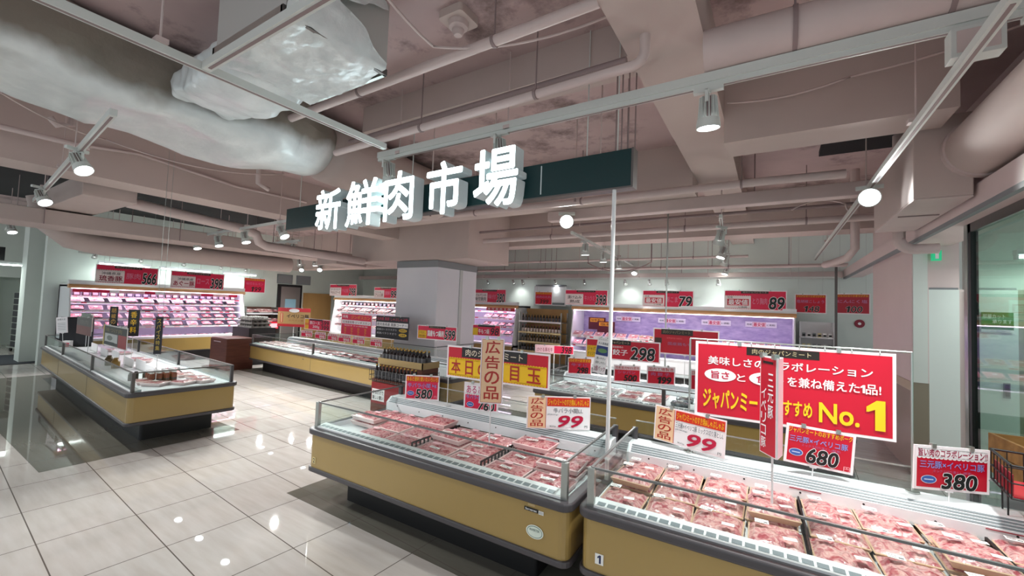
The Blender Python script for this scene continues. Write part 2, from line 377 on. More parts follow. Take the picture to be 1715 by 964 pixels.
# beams
m = MB(); m.box(-.86, -.38, -.5, 11.7, 3.6, 4, M_CEILB); struct(m.build('beam'))
m = MB(); m.box(-.38, 1.12, 4.1, 4.5, 3.38, 4, M_CEILB); struct(m.build('beam'))
m = MB(); m.box(-7.9, -7.35, -1, 9.2, 3.3, 4, M_CEILB); struct(m.build('beam'))
m = MB(); m.box(-7.35, -.86, 5.55, 6.0, 3.4, 4, M_CEILB); struct(m.build('beam'))
m = MB(); m.box(-9.0, 1.5, 8.25, 8.75, 3.25, 4, M_CEILB); struct(m.build('beam'))
m = MB(); m.box(-9.0, -5.3, 6.7, 8.25, 2.8, 4, M_CEILB); struct(m.build('beam'))
m = MB(); m.box(-14.9, -9, 8.3, 8.8, 2.85, 4, M_CEILB); struct(m.build('beam'))
m = MB(); m.box(-3.9, -.86, 2.95, 3.25, 3.72, 4, M_CEILB); struct(m.build('beam'))
# soffit over the glass front on the right, glazing below it
m = MB(); m.box(1.34, 1.66, 1.5, 11.7, 2.76, 2.93, M_WALLP); m.box(1.34, 1.38, 1.5, 11.7, 2.72, 2.76, M_GREY); m.box(1.66, 1.8, 1.5, 6.9, 2.76, 4.0, M_WALLP); struct(m.build('beam_soffit'))
m = MB(); m.box(1.525, 1.585, 5.46, 5.54, 0, 2.76, M_STEEL); m.box(1.53, 1.58, 5.40, 5.46, 0, 2.76, M_BLACK); m.box(1.53, 1.575, 2.2, 5.46, 2.68, 2.76, M_RAIL)
fr = struct(m.build('window_1'))
MB().box(1.548, 1.556, 2.2, 5.46, .02, 2.68, M_GLASSG).build('pane', fr)
# baseboard dado of the back right
struct(MB().box(1.0, 3.4, 11.68, 11.72, .5, .72, mat('dado_tan', '#b9a690', .5)).build('baseboard_back'))

# ------------------------------------------------------------------ ceiling services
def arc(c, r, a0, a1, u, v, n=6):
    return [tuple(c[k] + r * (math.cos(a0 + (a1 - a0) * i / n) * u[k] + math.sin(a0 + (a1 - a0) * i / n) * v[k]) for k in range(3)) for i in range(n + 1)]
def pipe(name, label, path, r, m=M_PIPE, hang=(), cat='pipe', top=4.0, n=10):
    o = MB().tube(path, r, m, n).build(name); tag(o, label, cat)
    for h in hang:
        MB().cyl((h[0], h[1], h[2] + r), (h[0], h[1], top), .006, M_PIPED, 6).cyl((h[0] - .012, h[1], h[2]), (h[0] + .012, h[1], h[2]), r + .006, M_PIPED, 12).build('pipe_hanger', o)
    return o
def duct(name, label, x0, x1, y0, y1, z0, z1, m, hang=(), bevel=.01):
    o = MB().box(x0, x1, y0, y1, z0, z1, m).build(name, bevel=bevel); tag(o, label, 'duct')
    for h in hang: MB().cyl((h[0], h[1], z0), (h[0], h[1], 4), .007, M_PIPED, 6).build('duct_hanger', o)
    return o
pipe('water_pipe', 'pale pipe nearest the smoke detector on the ceiling', [(-4.2, 2.23, 3.62), (-.86, 2.2, 3.62)], .036, hang=[(-3.0, 2.22, 3.62), (-1.6, 2.21, 3.62)])
pipe('water_pipe', 'pale pipe just above the sign with an elbow at the big beam', [(-4.0, 2.7, 3.42), (-.78, 2.6, 3.42)] + arc((-.78, 2.6, 3.5), .08, -PI/2, 0, (1, 0, 0), (0, 0, 1)) + [(-.7, 2.6, 3.6)], .033, hang=[(-2.7, 2.66, 3.42), (-1.5, 2.62, 3.42)])
pipe('conduit', 'dark conduit running beside the elbow pipe above the sign', [(-3.9, 2.8, 3.56), (-.86, 2.74, 3.56)], .024, M_PIPED)
pipe('drain_pipe', 'large round pipe from the big beam to the right edge', [(-.38, 2.83, 3.52), (3, 2.95, 3.52)], .125, M_PIPE, hang=[(.1, 2.84, 3.52), (.75, 2.87, 3.52)], n=18)
pipe('water_pipe', 'pale pipe that passes below the end of the sign', [(-5.6, 5.2, 3.3), (-.05, 5.2, 3.3), (.62, 5.28, 3.31)], .045, hang=[(-4, 5.2, 3.3), (-2.2, 5.2, 3.3), (-.3, 5.2, 3.3)])
duct('cable_duct', 'flat pale duct behind the sign end, level with the facing spotlight', -3.1, .92, 5.95, 6.11, 3.24, 3.4, M_PIPE, hang=[(-2.0, 6.03), (-.2, 6.03)])
pipe('water_pipe', 'pinkish pipe in front of the far ceiling beam', [(-5.2, 7.1, 3.2), (1.3, 7.1, 3.2)], .05, hang=[(-3.6, 7.1, 3.2), (-1.2, 7.1, 3.2), (.4, 7.1, 3.2)])
pipe('conduit', 'thin conduit above the pinkish far pipe', [(-5.2, 6.95, 3.36), (1.1, 6.95, 3.36)], .025, M_PIPED)
pipe('sprinkler_pipe', 'thin pipe across the far ceiling before the back wall', [(-9, 10.0, 2.86), (1.2, 10.0, 2.86)], .03, hang=[(x, 10.0, 2.86) for x in (-7.5, -6.2, -4.9, -3.6, -2.2, -.8)])
duct('cable_duct', 'long pinkish duct along the foot of the far ceiling', -14.8, 1.3, 11.4, 11.55, 2.74, 2.87, M_PIPE, hang=[(-6, 11.475), (-2, 11.475)])
pipe('sprinkler_pipe', 'thin pipe nearest the back wall under the far ceiling', [(-9, 10.7, 2.95), (1.3, 10.7, 2.95)], .025, hang=[(x, 10.7, 2.95) for x in (-7, -5.4, -3.8, -2.6, -1.2, .3)])
pipe('sprinkler_pipe', 'thin pipe over the marinated meat chiller', [(-6, 9.3, 3.0), (-.4, 9.3, 3.0)], .025, hang=[(x, 9.3, 3.0) for x in (-5, -3, -1.4)])
pipe('bent_pipe', 'white bent pipe running from the box unit to the end wall', [(1.2, 6.2, 4.0), (1.2, 6.2, 2.76)] + arc((1.32, 6.2, 2.76), .12, PI, 1.5 * PI, (1, 0, 0), (0, 0, 1)) + [(1.52, 6.2, 2.64)], .055, M_PIPE, n=14)
pipe('bent_pipe', 'pinkish bent pipe below the glaring spotlight on the right', [(1.0, 7.6, 4.0), (1.0, 7.6, 2.85)] + [(.93, 7.75, 2.74), (.8, 8.0, 2.7), (.72, 8.3, 2.7)], .055, M_PIPE)
pipe('bent_pipe', 'fat beige elbow pipe hung by the left ceiling beam', [(-8.42, 2.2, 3.22), (-8.42, 3.9, 3.1)] + [(-8.42, 4.1, 3.04), (-8.42, 4.16, 2.9)] + [(-8.42, 4.3, 2.84), (-8.42, 6.6, 2.8)], .085, n=14, hang=[(-8.42, 5.3, 2.83)])
pipe('conduit', 'white conduit high at the left edge', [(-6.9, -.3, 3.52), (-6.75, 1.4, 3.5)], .03)
pipe('conduit', 'thin curved conduit crossing the left ceiling panel', [(-7.32, 1.2, 3.62), (-7.32, 2.0, 3.72), (-7.32, 3.2, 3.6), (-7.32, 4.4, 3.62)], .02, M_PIPE)
pipe('drop_pipe', 'short hooked pipe stub under the wrapped duct', [(-6.0, 1.1, 4.0), (-6.0, 1.1, 3.5), (-6.0, 1.0, 3.46), (-6.0, .95, 3.52)], .03)
pipe('drop_pipe', 'short tee pipe stub behind the wrapped round duct', [(-6.2, 3.0, 4.0), (-6.2, 3.0, 3.45), (-6.2, 3.15, 3.4)], .035)
# ducts on the left
duct('air_duct', 'long rectangular beige duct across the left ceiling', -10.75, -9.9, -1.6, 8.0, 2.88, 3.12, M_CEILB, hang=[(-9.88, 1.6), (-9.88, 3.4), (-9.88, 5.2)])
o = MB().cyl((-11.1, 3, 2.73), (-11.1, 3, 3.935), .008, M_PIPED, 6).cyl((-11.1, 5.4, 2.73), (-11.1, 5.4, 3.935), .008, M_PIPED, 6).tube([(-11.1, 1.75, 3.5), (-11.1, 1.85, 3.05), (-11.1, 2.15, 2.8), (-11.1, 2.6, 2.73), (-11.1, 6.3, 2.73)], .2, M_CEILB, 18).build('air_duct'); tag(o, 'round pinkish duct with an elbow before the left chiller wall', 'duct')
duct('air_duct', 'stepped rectangular duct over the far left counter', -9.85, -9.05, 6.3, 7.2, 2.72, 3.0, M_CEILB, hang=[(-9.5, 6.6), (-9.5, 7.0)])
duct('air_duct', 'square duct crossing between the left beam and the dark opening', -10.3, -8.0, 1.62, 2.2, 3.15, 3.45, M_CEILB)
# wrapped ducts at the top left
def lumpy(fx, nx, ny, amp, seed, sc=2.2):
    def g(u, v):
        p = Vector(fx(u, v)); q = p * sc + Vector((seed, seed, 0))
        d = noise.turbulence_vector(q, 3, False) * amp + noise.noise_vector(q * .6) * amp * 1.5
        return tuple(p + d)
    return MB().grid(nx, ny, g, M_WRAP).build
def sq(u, hx, hz, cx, cz, e=4):
    t = 2 * PI * u; c, s = math.cos(t), math.sin(t)
    return cx + hx * math.copysign(abs(c) ** (2 / e), c), cz + hz * math.copysign(abs(s) ** (2 / e), s)
def f1(u, v):
    y = -1.6 + v * 4.5; k = min(1, max(0, (y - 1.75) / 1.0)); k = k * k * (3 - 2 * k); q = 1 - .3 * max(0, (v - .97) / .03); bul = .16 * math.exp(-((y - 2.1) / .35) ** 2)
    x, z = sq(u, (.53 - .1 * k + bul) * q, (.31 + .06 * k + bul * .5) * q, -4.88 + .26 * k + bul * .6, 3.7 - .06 * k, 5 - 3 * k); return (x, y, z)
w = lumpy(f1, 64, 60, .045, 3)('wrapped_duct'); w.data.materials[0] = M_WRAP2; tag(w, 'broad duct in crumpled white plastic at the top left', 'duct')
def f2(u, v):
    r = .42 * (1 - .35 * max(0, 1 - v / .04)); t = 2 * PI * u
    x, y, z = (-4.62 - .1 * v, 2.86 + v * 2.18, 3.64 - .06 * v)
    return (x + r * math.cos(t), y, z + r * .86 * math.sin(t))
w2_ = lumpy(f2, 44, 30, .008, 9)('round_duct'); w2_.data.materials[0] = M_CEILB; tag(w2_, 'pale round duct continuing from the wrapped duct behind the sign', 'duct')
def f4(u, v):
    y, z = sq(u, .28 + .06 * v, .1 + .05 * math.sin(PI * v), 1.6, 3.58 - .02 * v - .03 * math.sin(PI * v), 4); return (-4.26 + 1.06 * v, y, z)
w3_ = lumpy(f4, 60, 50, .03, 21, 5)('wrapped_neck'); tag(w3_, 'crumpled white plastic neck joining the wrapped duct to the diffuser box', 'duct')
root = thing('air_diffuser', 'square ceiling diffuser box loosely wrapped in torn white plastic', 'diffuser', (-2.76, 1.2, 3.46))
MB().box(-.42, .42, .02, .74, .03, .5, mat('diffuser_grey', '#b9b7b3', .5)).build('casing', root)
m = MB(); m.box(-.42, .42, .72, .745, -.015, .03, M_STEEL); m.box(.4, .425, .0, .745, -.015, .03, M_RAIL); m.box(-.425, -.4, .0, .745, -.015, .03, M_RAIL); m.box(-.42, .42, .0, .02, -.015, .03, M_STEEL); m.build('rim', root)
def f3n(u, v):
    y = .0 + v * .7
    if u < .62:
        t = u / .62; x = -.43 + .86 * t; s = max(0, math.sin(PI * t)) ** .5; z = -.012 - .03 * s * abs(math.sin(3 * v + 2 * t)); up = 0
    else:
        t = (u - .62) / .38; x = .445 + .05 * math.sin(PI * t); z = -.01 + .5 * t; up = 1
        lim = .72 - .42 * max(0, 1 - abs(t - .48) / .42)
        y = min(y, lim + .03 * math.sin(23 * t))
    p = Vector((x, y, z)); d = noise.turbulence_vector(p * 4 + Vector((5, 1, 0)), 4, False) * .03
    return (p.x + (abs(d.x) * .9 if up else d.x * .4), min(.735, p.y + d.y * .5), p.z + d.z * (.3 if up else 1) - (0 if up else .015))
MB().grid(58, 60, f3n, M_WRAP).build('torn_wrap', root)
# flat hanging box unit by the glass front
o = MB().box(.97, 1.315, 4.56, 6.1, 2.84, 3.5, M_CEILB).box(.97, 1.315, 4.56, 6.1, 2.825, 2.84, M_PIPE).build('boxed_duct', bevel=.008); tag(o, 'big boxed duct hanging beside the glass front', 'duct')
MB().box(1.0, 1.28, 5.2, 5.215, 2.815, 2.826, M_PIPED).build('seam', o)
o = MB().cyl((1.36, 4.56, 3.2), (1.36, 1.0, 3.22), .22, M_CEILB, 24).cyl((1.36, 4.5, 3.2), (1.36, 4.56, 3.2), .235, M_PIPE, 24).build('round_duct'); tag(o, 'fat round duct leaving the boxed duct along the right edge', 'duct')
o = MB().cyl((-1.4, 6.78, .7), (-1.4, 6.78, 4), .012, M_STEEL, 10).cyl((-1.4, 6.78, 0), (-1.4, 6.78, .7), .012, M_STEEL, 10).cyl((-1.4, 6.78, 0), (-1.4, 6.78, .01), .05, M_STEEL, 12).build('grey_pole'); tag(o, 'thin grey pole behind the gyoza freezer', 'pole')
# smoke detector
root = thing('smoke_detector', 'round smoke detector on the ceiling behind the diffuser', 'detector', (-2.0, 2.3, 4.0))
MB().rbox(-.11, .11, -.11, .11, -.06, 0, .03, M_CEILB).build('back_box', root)
MB().lathe([(.0, -.16), (.03, -.16), (.045, -.13), (.045, -.115), (.07, -.1), (.075, -.06)], M_PIPE, 16).build('sensor_head', root)
# loose cables
def cable(label, pts, r=.009, m=M_PIPE):
    P = []
    for (a, b, sag) in pts:
        for i in range(13):
            t = i / 12; P.append((a[0] + (b[0] - a[0]) * t, a[1] + (b[1] - a[1]) * t, a[2] + (b[2] - a[2]) * t - sag * 4 * t * (1 - t)))
    return tag(MB().tube(P, r, m, 6).build('cable'), label, 'cable')
cable('white cable slung across the ceiling past the smoke detector', [((-1.9, .9, 3.95), (-2.05, 2.1, 3.66), .1), ((-2.05, 2.1, 3.66), (-.9, 2.45, 3.7), .08)])
cable('thin cable strung along the right ceiling beam', [((-.35, 4.0, 3.7), (.5, 4.02, 3.72), .05), ((.5, 4.02, 3.72), (1.5, 4.0, 3.85), .03)])
cable('sagging cable between the left track and the beam', [((-5.6, .6, 3.5), (-6.2, 1.4, 3.5), .05), ((-6.2, 1.4, 3.5), (-5.9, 3.2, 3.6), .12)])
cable('loose cable drooping over the marinated meat chiller', [((-3.6, 9.0, 4.0), (-3.6, 9.0, 2.9), 0), ((-3.6, 9.0, 2.9), (-2.2, 9.1, 2.9), .2), ((-2.2, 9.1, 2.9), (-2.2, 9.1, 4.0), 0)], .012, M_PIPED)
cable('looped cable above the box unit', [((.2, 6.3, 3.2), (.75, 6.4, 3.25), -.08), ((.75, 6.4, 3.25), (.79, 6.4, 3.15), .02)], .01)
for i, (x, y) in enumerate(((-.98, 3.05), (-.95, 3.12), (-.92, 3.2), (-1.04, 3.1), (-1.01, 3.3))):
    tag(MB().cyl((x, y, 3.0 - .02 * i), (x, y, 4.0), .006, M_PIPED, 6).lathe([(.012, 0), (.012, .03)], M_PIPED, 6, (x, y, 3.0 - .02 * i)).build('threaded_rod'), 'thin dark threaded rod in the bunch above the end of the sign', 'rod', 'threaded rods above the sign end')
for i, (x, y, z) in enumerate(((-3.05, 3.2, 3.05), (-2.4, 3.4, 3.1), (-1.9, 4.3, 3.05), (-1.35, 3.6, 3.2), (-4.2, 4.4, 3.1))):
    tag(MB().cyl((x, y, z), (x, y, 4.0), .007, M_PIPE, 6).lathe([(.014, 0), (.014, .04)], M_PIPED, 6, (x, y, z)).build('hanger_rod'), 'pale hanger rod dropping from the ceiling behind the lit sign', 'rod', 'hanger rods behind the sign')

# lighting tracks
def track(label, a, b, w=.036, h=.05, hang=0, deep=0, rods=None):
    a, b = Vector(a), Vector(b); d = b - a; l = d.length; rz = math.atan2(d.y, d.x)
    o = thing('lighting_track', label, 'track', a, rz)
    MB().box(0, l, -w/2, w/2, 0, h, M_TRACK).build('rail', o)
    MB().box(.05, l - .05, -w * .18, w * .18, -.003, .002, M_PIPED).build('contact_slot', o)
    if deep: MB().box(0, l, -w * .8, w * .8, h, h + deep, M_TRACK).build('raceway', o)
    for x in (rods if rods is not None else [l * (i + .5) / hang for i in range(hang)]):
        MB().cyl((x, 0, h), (x, 0, 4.0 - a.z), .006, M_PIPE, 6).box(x - .03, x + .03, -w * .9, w * .9, h, h + .03, M_PIPE).build('suspension_rod', o)
    return o
track('long white track with a raceway just above the lit sign', (-3.5, 2.87, 3.30), (2.6, 2.87, 3.30), .036, .03, 0, .06, rods=(.3, 1.6))
track('white track from the wrapped duct toward the back, left of the diffuser', (-3.1, -.6, 3.27), (-3.1, 2.6, 3.27), .05, .05, 0, rods=(.5, 1.5))
track('white track edging the near side of the torn diffuser', (-3.07, 1.13, 3.27), (1.0, 1.13, 3.27), .05, .05, 0, rods=(1.1, 2.0))
track('white track across the left ceiling with three spotlights', (-4.2, .98, 3.16), (-9.6, 1.44, 3.16), .045, .05, 0, rods=(1.75, 2.6, 4.2))
track('white track beyond the rectangular duct on the far left', (-11.0, 1.5, 3.1), (-14.5, 1.8, 3.1), .045, .05, 2)
track('white track running to the back by the box unit', (.79, 2.3, 3.1), (.79, 11.2, 3.1), .045, .045, 0, rods=(1.35, 3.05, 6.5))
track('track of the four far spotlights left of the big beam', (-2.78, 6.2, 3.06), (-3.2, 11.2, 3.06), .04, .045, 0, rods=(.4, 3.4, 4.4))
track('track of the four far spotlights at the big beam', (-.56, 5.8, 3.06), (-.95, 11.2, 3.06), .04, .045, 0, rods=(.4, 1.6, 4.4))
track('track over the spice island with five spotlights', (-6.3, 3.68, 3.06), (-9.85, 3.86, 3.06), .04, .045, 3)
track('track above the far counter left of the column', (-11.4, 6.9, 3.06), (-13.6, 6.98, 3.06), .04, .045, 3)
track('track above the middle of the far counter', (-8.6, 5.08, 3.06), (-9.85, 5.12, 3.06), .04, .045, 2)
track('grey rail along the back wall holding small spotlights', (-9.0, 11.2, 2.70), (1.2, 11.2, 2.70), .04, .04, 6)

o = MB().box(.74, .93, 2.825, 2.915, 3.15, 3.299, M_TRACK).box(.76, .91, 2.82, 2.825, 3.17, 3.28, M_PIPE).build('junction_box', bevel=.006); tag(o, 'pale junction box where the two right tracks meet', 'box')
# ------------------------------------------------------------------ spotlights
def lamp_parts():
    body = MB().cyl((0, 0, .02), (0, 0, -.15), .045, M_PIPED, 14)
    for i in range(14):
        t = 2 * PI * i / 14; c, s = math.cos(t), math.sin(t)
        q = lambda r, z, k: (r * c - k * s, r * s + k * c, z)
        v = [q(.04, .03, -.003), q(.066, .02, -.003), q(.08, -.15, -.003), q(.04, -.15, -.003), q(.04, .03, .003), q(.066, .02, .003), q(.08, -.15, .003), q(.04, -.15, .003)]
        body.add(v, [(0, 1, 2, 3), (7, 6, 5, 4), (0, 4, 5, 1), (1, 5, 6, 2)], M_TRACK)
    bez = MB().lathe([(.05, -.15), (.084, -.15), (.09, -.2), (.092, -.225), (.084, -.225), (.08, -.2)], M_TRACK, 24)
    lens = MB().lathe([(.0, -.212), (.05, -.211), (.083, -.205)], M_LENS, 24)
    yoke = MB().box(-.012, .012, -.1, -.088, -.05, .05, M_TRACK).box(-.012, .012, .088, .1, -.05, .05, M_TRACK).box(-.012, .012, -.1, .1, .04, .052, M_TRACK).cyl((0, 0, .05), (0, 0, .07), .016, M_TRACK, 10)
    ad = MB().box(-.11, .11, -.022, .022, .065, .1, M_TRACK)
    return dict(heat_sink=body.mesh('heat_sink'), bezel=bez.mesh('bezel'), lens=lens.mesh('lens'), yoke=yoke.mesh('yoke'), track_adapter=ad.mesh('track_adapter'))
LP = lamp_parts(); SL = {}
def spot_data(w, ang=95):
    k = (w, ang)
    if k not in SL:
        d = bpy.data.lights.new('spot', 'SPOT'); d.energy = w; d.spot_size = math.radians(ang); d.spot_blend = .75; d.shadow_soft_size = .06; d.color = (.97, 1.0, .98); SL[k] = d
    return SL[k]
def spotlight(label, x, y, z, tilt=0, az=0, w=1.0, group=None, scale=.8, rod=0):
    z += .225 * scale
    r = thing('spotlight', label, 'spotlight', (x, y, z), az, group); r.scale = (scale,) * 3
    for k in ('track_adapter', 'yoke'): put(k, LP[k], r)
    if rod: MB().cyl((0, 0, .1), (0, 0, (4 - z) / scale), .012, M_PIPE, 8).build('drop_rod', r)
    for k in ('heat_sink', 'bezel', 'lens'): put(k, LP[k], r, rot=(tilt, 0, 0))
    if w:
        l = bpy.data.objects.new('spot_beam', spot_data(SPOT_W * w)); COL.objects.link(l); l.parent = r
        l.rotation_euler = (tilt, 0, 0); l.location = Matrix.Rotation(tilt, 3, 'X') @ Vector((0, 0, -.24))
    return r
# tilt about the local x axis: positive swings the lens toward +y of the lamp (away), az turns it
spotlight('white finned spotlight on the long track right of the sign', -.36, 2.87, 3.04, .12, 0)
spotlight('spotlight half hidden behind the last sign character', -1.98, 2.87, 3.06, .15, 0)
spotlight('spotlight half hidden behind the second sign character', -3.35, 2.87, 3.06, .15, 0)
spotlight('spotlight cut off by the right edge of the ceiling', 1.08, 2.87, 3.04, .1, 0)
spotlight('glaring spotlight aimed at the viewer below the sign end', -2.72, 5.86, 2.96, -1.25, .44, .5, scale=1.15)
spotlight('glaring spotlight aimed at the viewer near the box unit', .79, 5.18, 2.83, -1.25, -.15, .5, scale=.95)
for i, (x, y, t) in enumerate(((-5.62, 1.08, .5), (-8.2, 1.27, .5), (-13.1, 1.67, .3))):
    spotlight('spotlight on the left ceiling track, ' + nth(i) + ' counted from the wrapped duct', x, y, 2.93, t + .15, -1.2, 1)
for i, (x, y) in enumerate(((-.6, 6.37), (-.71, 7.97), (-.78, 9.17), (-.93, 11.3))):
    spotlight('far spotlight at the big beam, ' + nth(i) + ' toward the back wall', x, y, 2.8, .35, 2.2 if i % 2 else .9, 1)
for i, (x, y) in enumerate(((-2.82, 6.9), (-2.9, 8.05), (-3.01, 9.41), (-3.15, 11.3))):
    spotlight('far spotlight left of the big beam, ' + nth(i) + ' toward the back wall', x, y, 2.8, .05 if i < 3 else -.7, 0, 1)
for i, (x, y, t) in enumerate(((-6.84, 3.7, .6), (-8.14, 3.76, .35), (-9.32, 3.82, .35), (-10.41, 3.87, .35))):
    spotlight('spotlight on the track over the spice island, ' + nth(i) + ' from the sign', x, y, 2.8, t, -1.3, 1)
for i, (x, y, t) in enumerate(((-8.85, 5.08, -.8), (-12.06, 5.18, .4))):
    spotlight('spotlight above the middle of the far counter, ' + nth(i) + ' from the sign', x, y, 2.8, t, .8, 1, rod=i)
for i, (x, y, t) in enumerate(((-9.3, 6.82, 0), (-10.81, 6.86, 0), (-11.66, 6.9, .6), (-12.54, 6.91, 0))):
    spotlight('spotlight above the far counter, ' + nth(i) + ' left of the column', x, y, 2.76, t, .8, 1)
for i, (x, y, t) in enumerate(((-13.1, 6.95, 0), (-14.0, 7.35, -.9), (-13.4, 8.05, -.8), (-12.7, 8.25, -.9))):
    spotlight('spotlight under the ceiling of the far left corner, ' + nth(i) + ' from the dark steel door', x, y, 2.72, t, .9, .8, rod=1)
for i, x in enumerate((-8.0, -7.0, -6.66, -5.52, -4.59, -3.41, -2.76, -2.32, -1.12)):
    spotlight('small grey spotlight on the back wall rail, ' + nth(i) + ' from the left', x, 11.2, 2.52, .7, 0, .06 if i % 2 else 0, scale=.62)
for i, (y,) in enumerate(((3.2,), (4.1,), (5.05,), (6.0,), (6.7,))):
    spotlight('small grey spotlight above the left chiller boards, ' + nth(i) + ' from the passage', -14.2, y, 2.62, .7, PI / 2, .06 if i % 2 else 0, scale=.62)
track('grey rail above the left wall chiller boards', (-14.2, 2.9, 2.74), (-14.2, 7.0, 2.74), .04, .04, 3)
# fluorescent battens
def batten(label, a, b, z, power=0):
    a, b = Vector((*a, z)), Vector((*b, z)); d = b - a; rz = math.atan2(d.y, d.x)
    r = thing('light_batten', label, 'light', a, rz)
    MB().box(0, d.length, -.05, .05, 0, .05, M_WHITE).build('housing', r)
    MB().cyl((.03, 0, -.025), (d.length - .03, 0, -.025), .016, M_TUBE, 10).build('tube', r)
    MB().box(0, .02, -.03, .03, -.05, 0, M_WHITE).box(d.length - .02, d.length, -.03, .03, -.05, 0, M_WHITE).build('end_cap', r)
    if power:
        ld = bpy.data.lights.new('batten_glow', 'AREA'); ld.shape = 'RECTANGLE'; ld.size = d.length; ld.size_y = .06; ld.energy = power; ld.color = (.9, 1, .95); lo = bpy.data.objects.new('batten_glow', ld); COL.objects.link(lo); lo.parent = r; lo.location = (d.length / 2, 0, -.06)
    MB().cyl((d.length * .2, 0, .05), (d.length * .2, 0, 4 - z), .005, M_PIPE, 6).cyl((d.length * .8, 0, .05), (d.length * .8, 0, 4 - z), .005, M_PIPE, 6).build('hanger', r)
for i, (y0, y1) in enumerate(((3.35, 4.4), (4.6, 5.85), (6.2, 7.2))):
    batten('fluorescent batten behind the left chiller boards, ' + nth(i) + ' from the passage', (-14.6, y0), (-14.6, y1), 2.56, 3)
batten('bright fluorescent batten over the passage on the far left', (-16.6, .9), (-16.6, 2.8), 2.44, 14)
batten('fluorescent batten in the room behind the glass front', (2.15, 6.45), (3.6, 6.45), 2.58, 9)
o = MB().box(-17.3, -17.2, .9, 2.15, 2.55, 2.9, M_BLACK).build('passage_sign'); tag(o, 'black sign panel above the left passage', 'sign')
MB().cyl((-17.25, 1.1, 2.9), (-17.25, 1.1, 4), .006, M_STEEL, 6).cyl((-17.25, 2.0, 2.9), (-17.25, 2.0, 4), .006, M_STEEL, 6).build('hanger', o)

# ------------------------------------------------------------------ the lit shop sign
ra = math.atan2(2.88 - 2.97, -.85 + 5.37)
root = thing('shop_sign', 'dark green hanging sign with five glowing white characters', 'sign', (-5.37, 2.97, 2.726), ra)
LS = math.hypot(4.52, .09)
MB().box(0, LS, 0, .09, 0, .27, M_SIGNG).build('backboard', root, bevel=.004)
m = MB(); m.box(0, LS, -.004, .094, -.012, 0, M_RAIL); m.box(LS, LS + .015, -.004, .094, -.012, .272, M_RAIL); m.build('edge_trim', root)
for x in (.22, 2.26, 4.16, 4.4): MB().cyl((x, .05, .27), (x, .05, 4 - 2.726), .005, M_TRACK, 6).build('suspension_rod', root)
for ch, x0, x1, z0, z1 in (('新', -4.44, -3.98, 2.62, 3.075), ('鮮', -3.88, -3.36, 2.62, 3.1), ('肉', -3.27, -2.86, 2.63, 3.11), ('市', -2.69, -2.27, 2.64, 3.115), ('場', -2.14, -1.7, 2.65, 3.135)):
    v, f = glyphs(ch, 0); a, b = min(p[0] for p in v), max(p[0] for p in v); c, d = min(p[1] for p in v), max(p[1] for p in v)
    n = len(v); yb = -.03; cnt = {}; e = .007; m = MB()
    for q in f:
        for i in range(len(q)): cnt[(q[i], q[(i + 1) % len(q)])] = 1
    side = [(p, p + n, q + n, q) for p, q in cnt if (q, p) not in cnt]
    for k, (ox, oz) in enumerate(((e, e), (-e, e), (e, -e), (-e, -e), (0, e * 1.4), (0, -e * 1.4), (e * 1.4, 0), (-e * 1.4, 0))):
        P = [(x0 + e + 5.37 + ox + (p[0] - a) / (b - a) * (x1 - x0 - 2 * e), (p[1] - c) / (d - c) * (z1 - z0 - 2 * e) + z0 + e + oz - 2.726) for p in v]
        yf = -.16 + .0001 * k
        m.add([(p[0], yf, p[1]) for p in P], f, M_LETTER)
        m.add([(p[0], yf, p[1]) for p in P] + [(p[0], yb, p[1]) for p in P], side, M_LETTERS)
        m.add([(p[0], yb, p[1]) for p in P], [q[::-1] for q in f], M_LETTERS)
    g = m.build('raised_character', root)
    MB().box((x0 + x1) / 2 + 5.37 - .02, (x0 + x1) / 2 + 5.37 + .02, yb, .002, .1, .16, M_RAIL).build('spacer', root)
# strips of neon edging seen on the backboard between characters
m = MB()
for x in (2.57, 3.28, 3.79): m.box(x, x + .008, -.004, 0, .02, .25, M_LETTERS)
m.build('edge_light', root)
o = MB().cyl((-.975, 2.9, 0), (-.975, 2.9, 2.714), .014, M_WHITEP, 12).cyl((-.975, 2.9, 0), (-.975, 2.9, .012), .02, M_WHITEP, 12).build('support_pole'); tag(o, 'slim white pole from the sign end down between the two near freezers', 'pole')
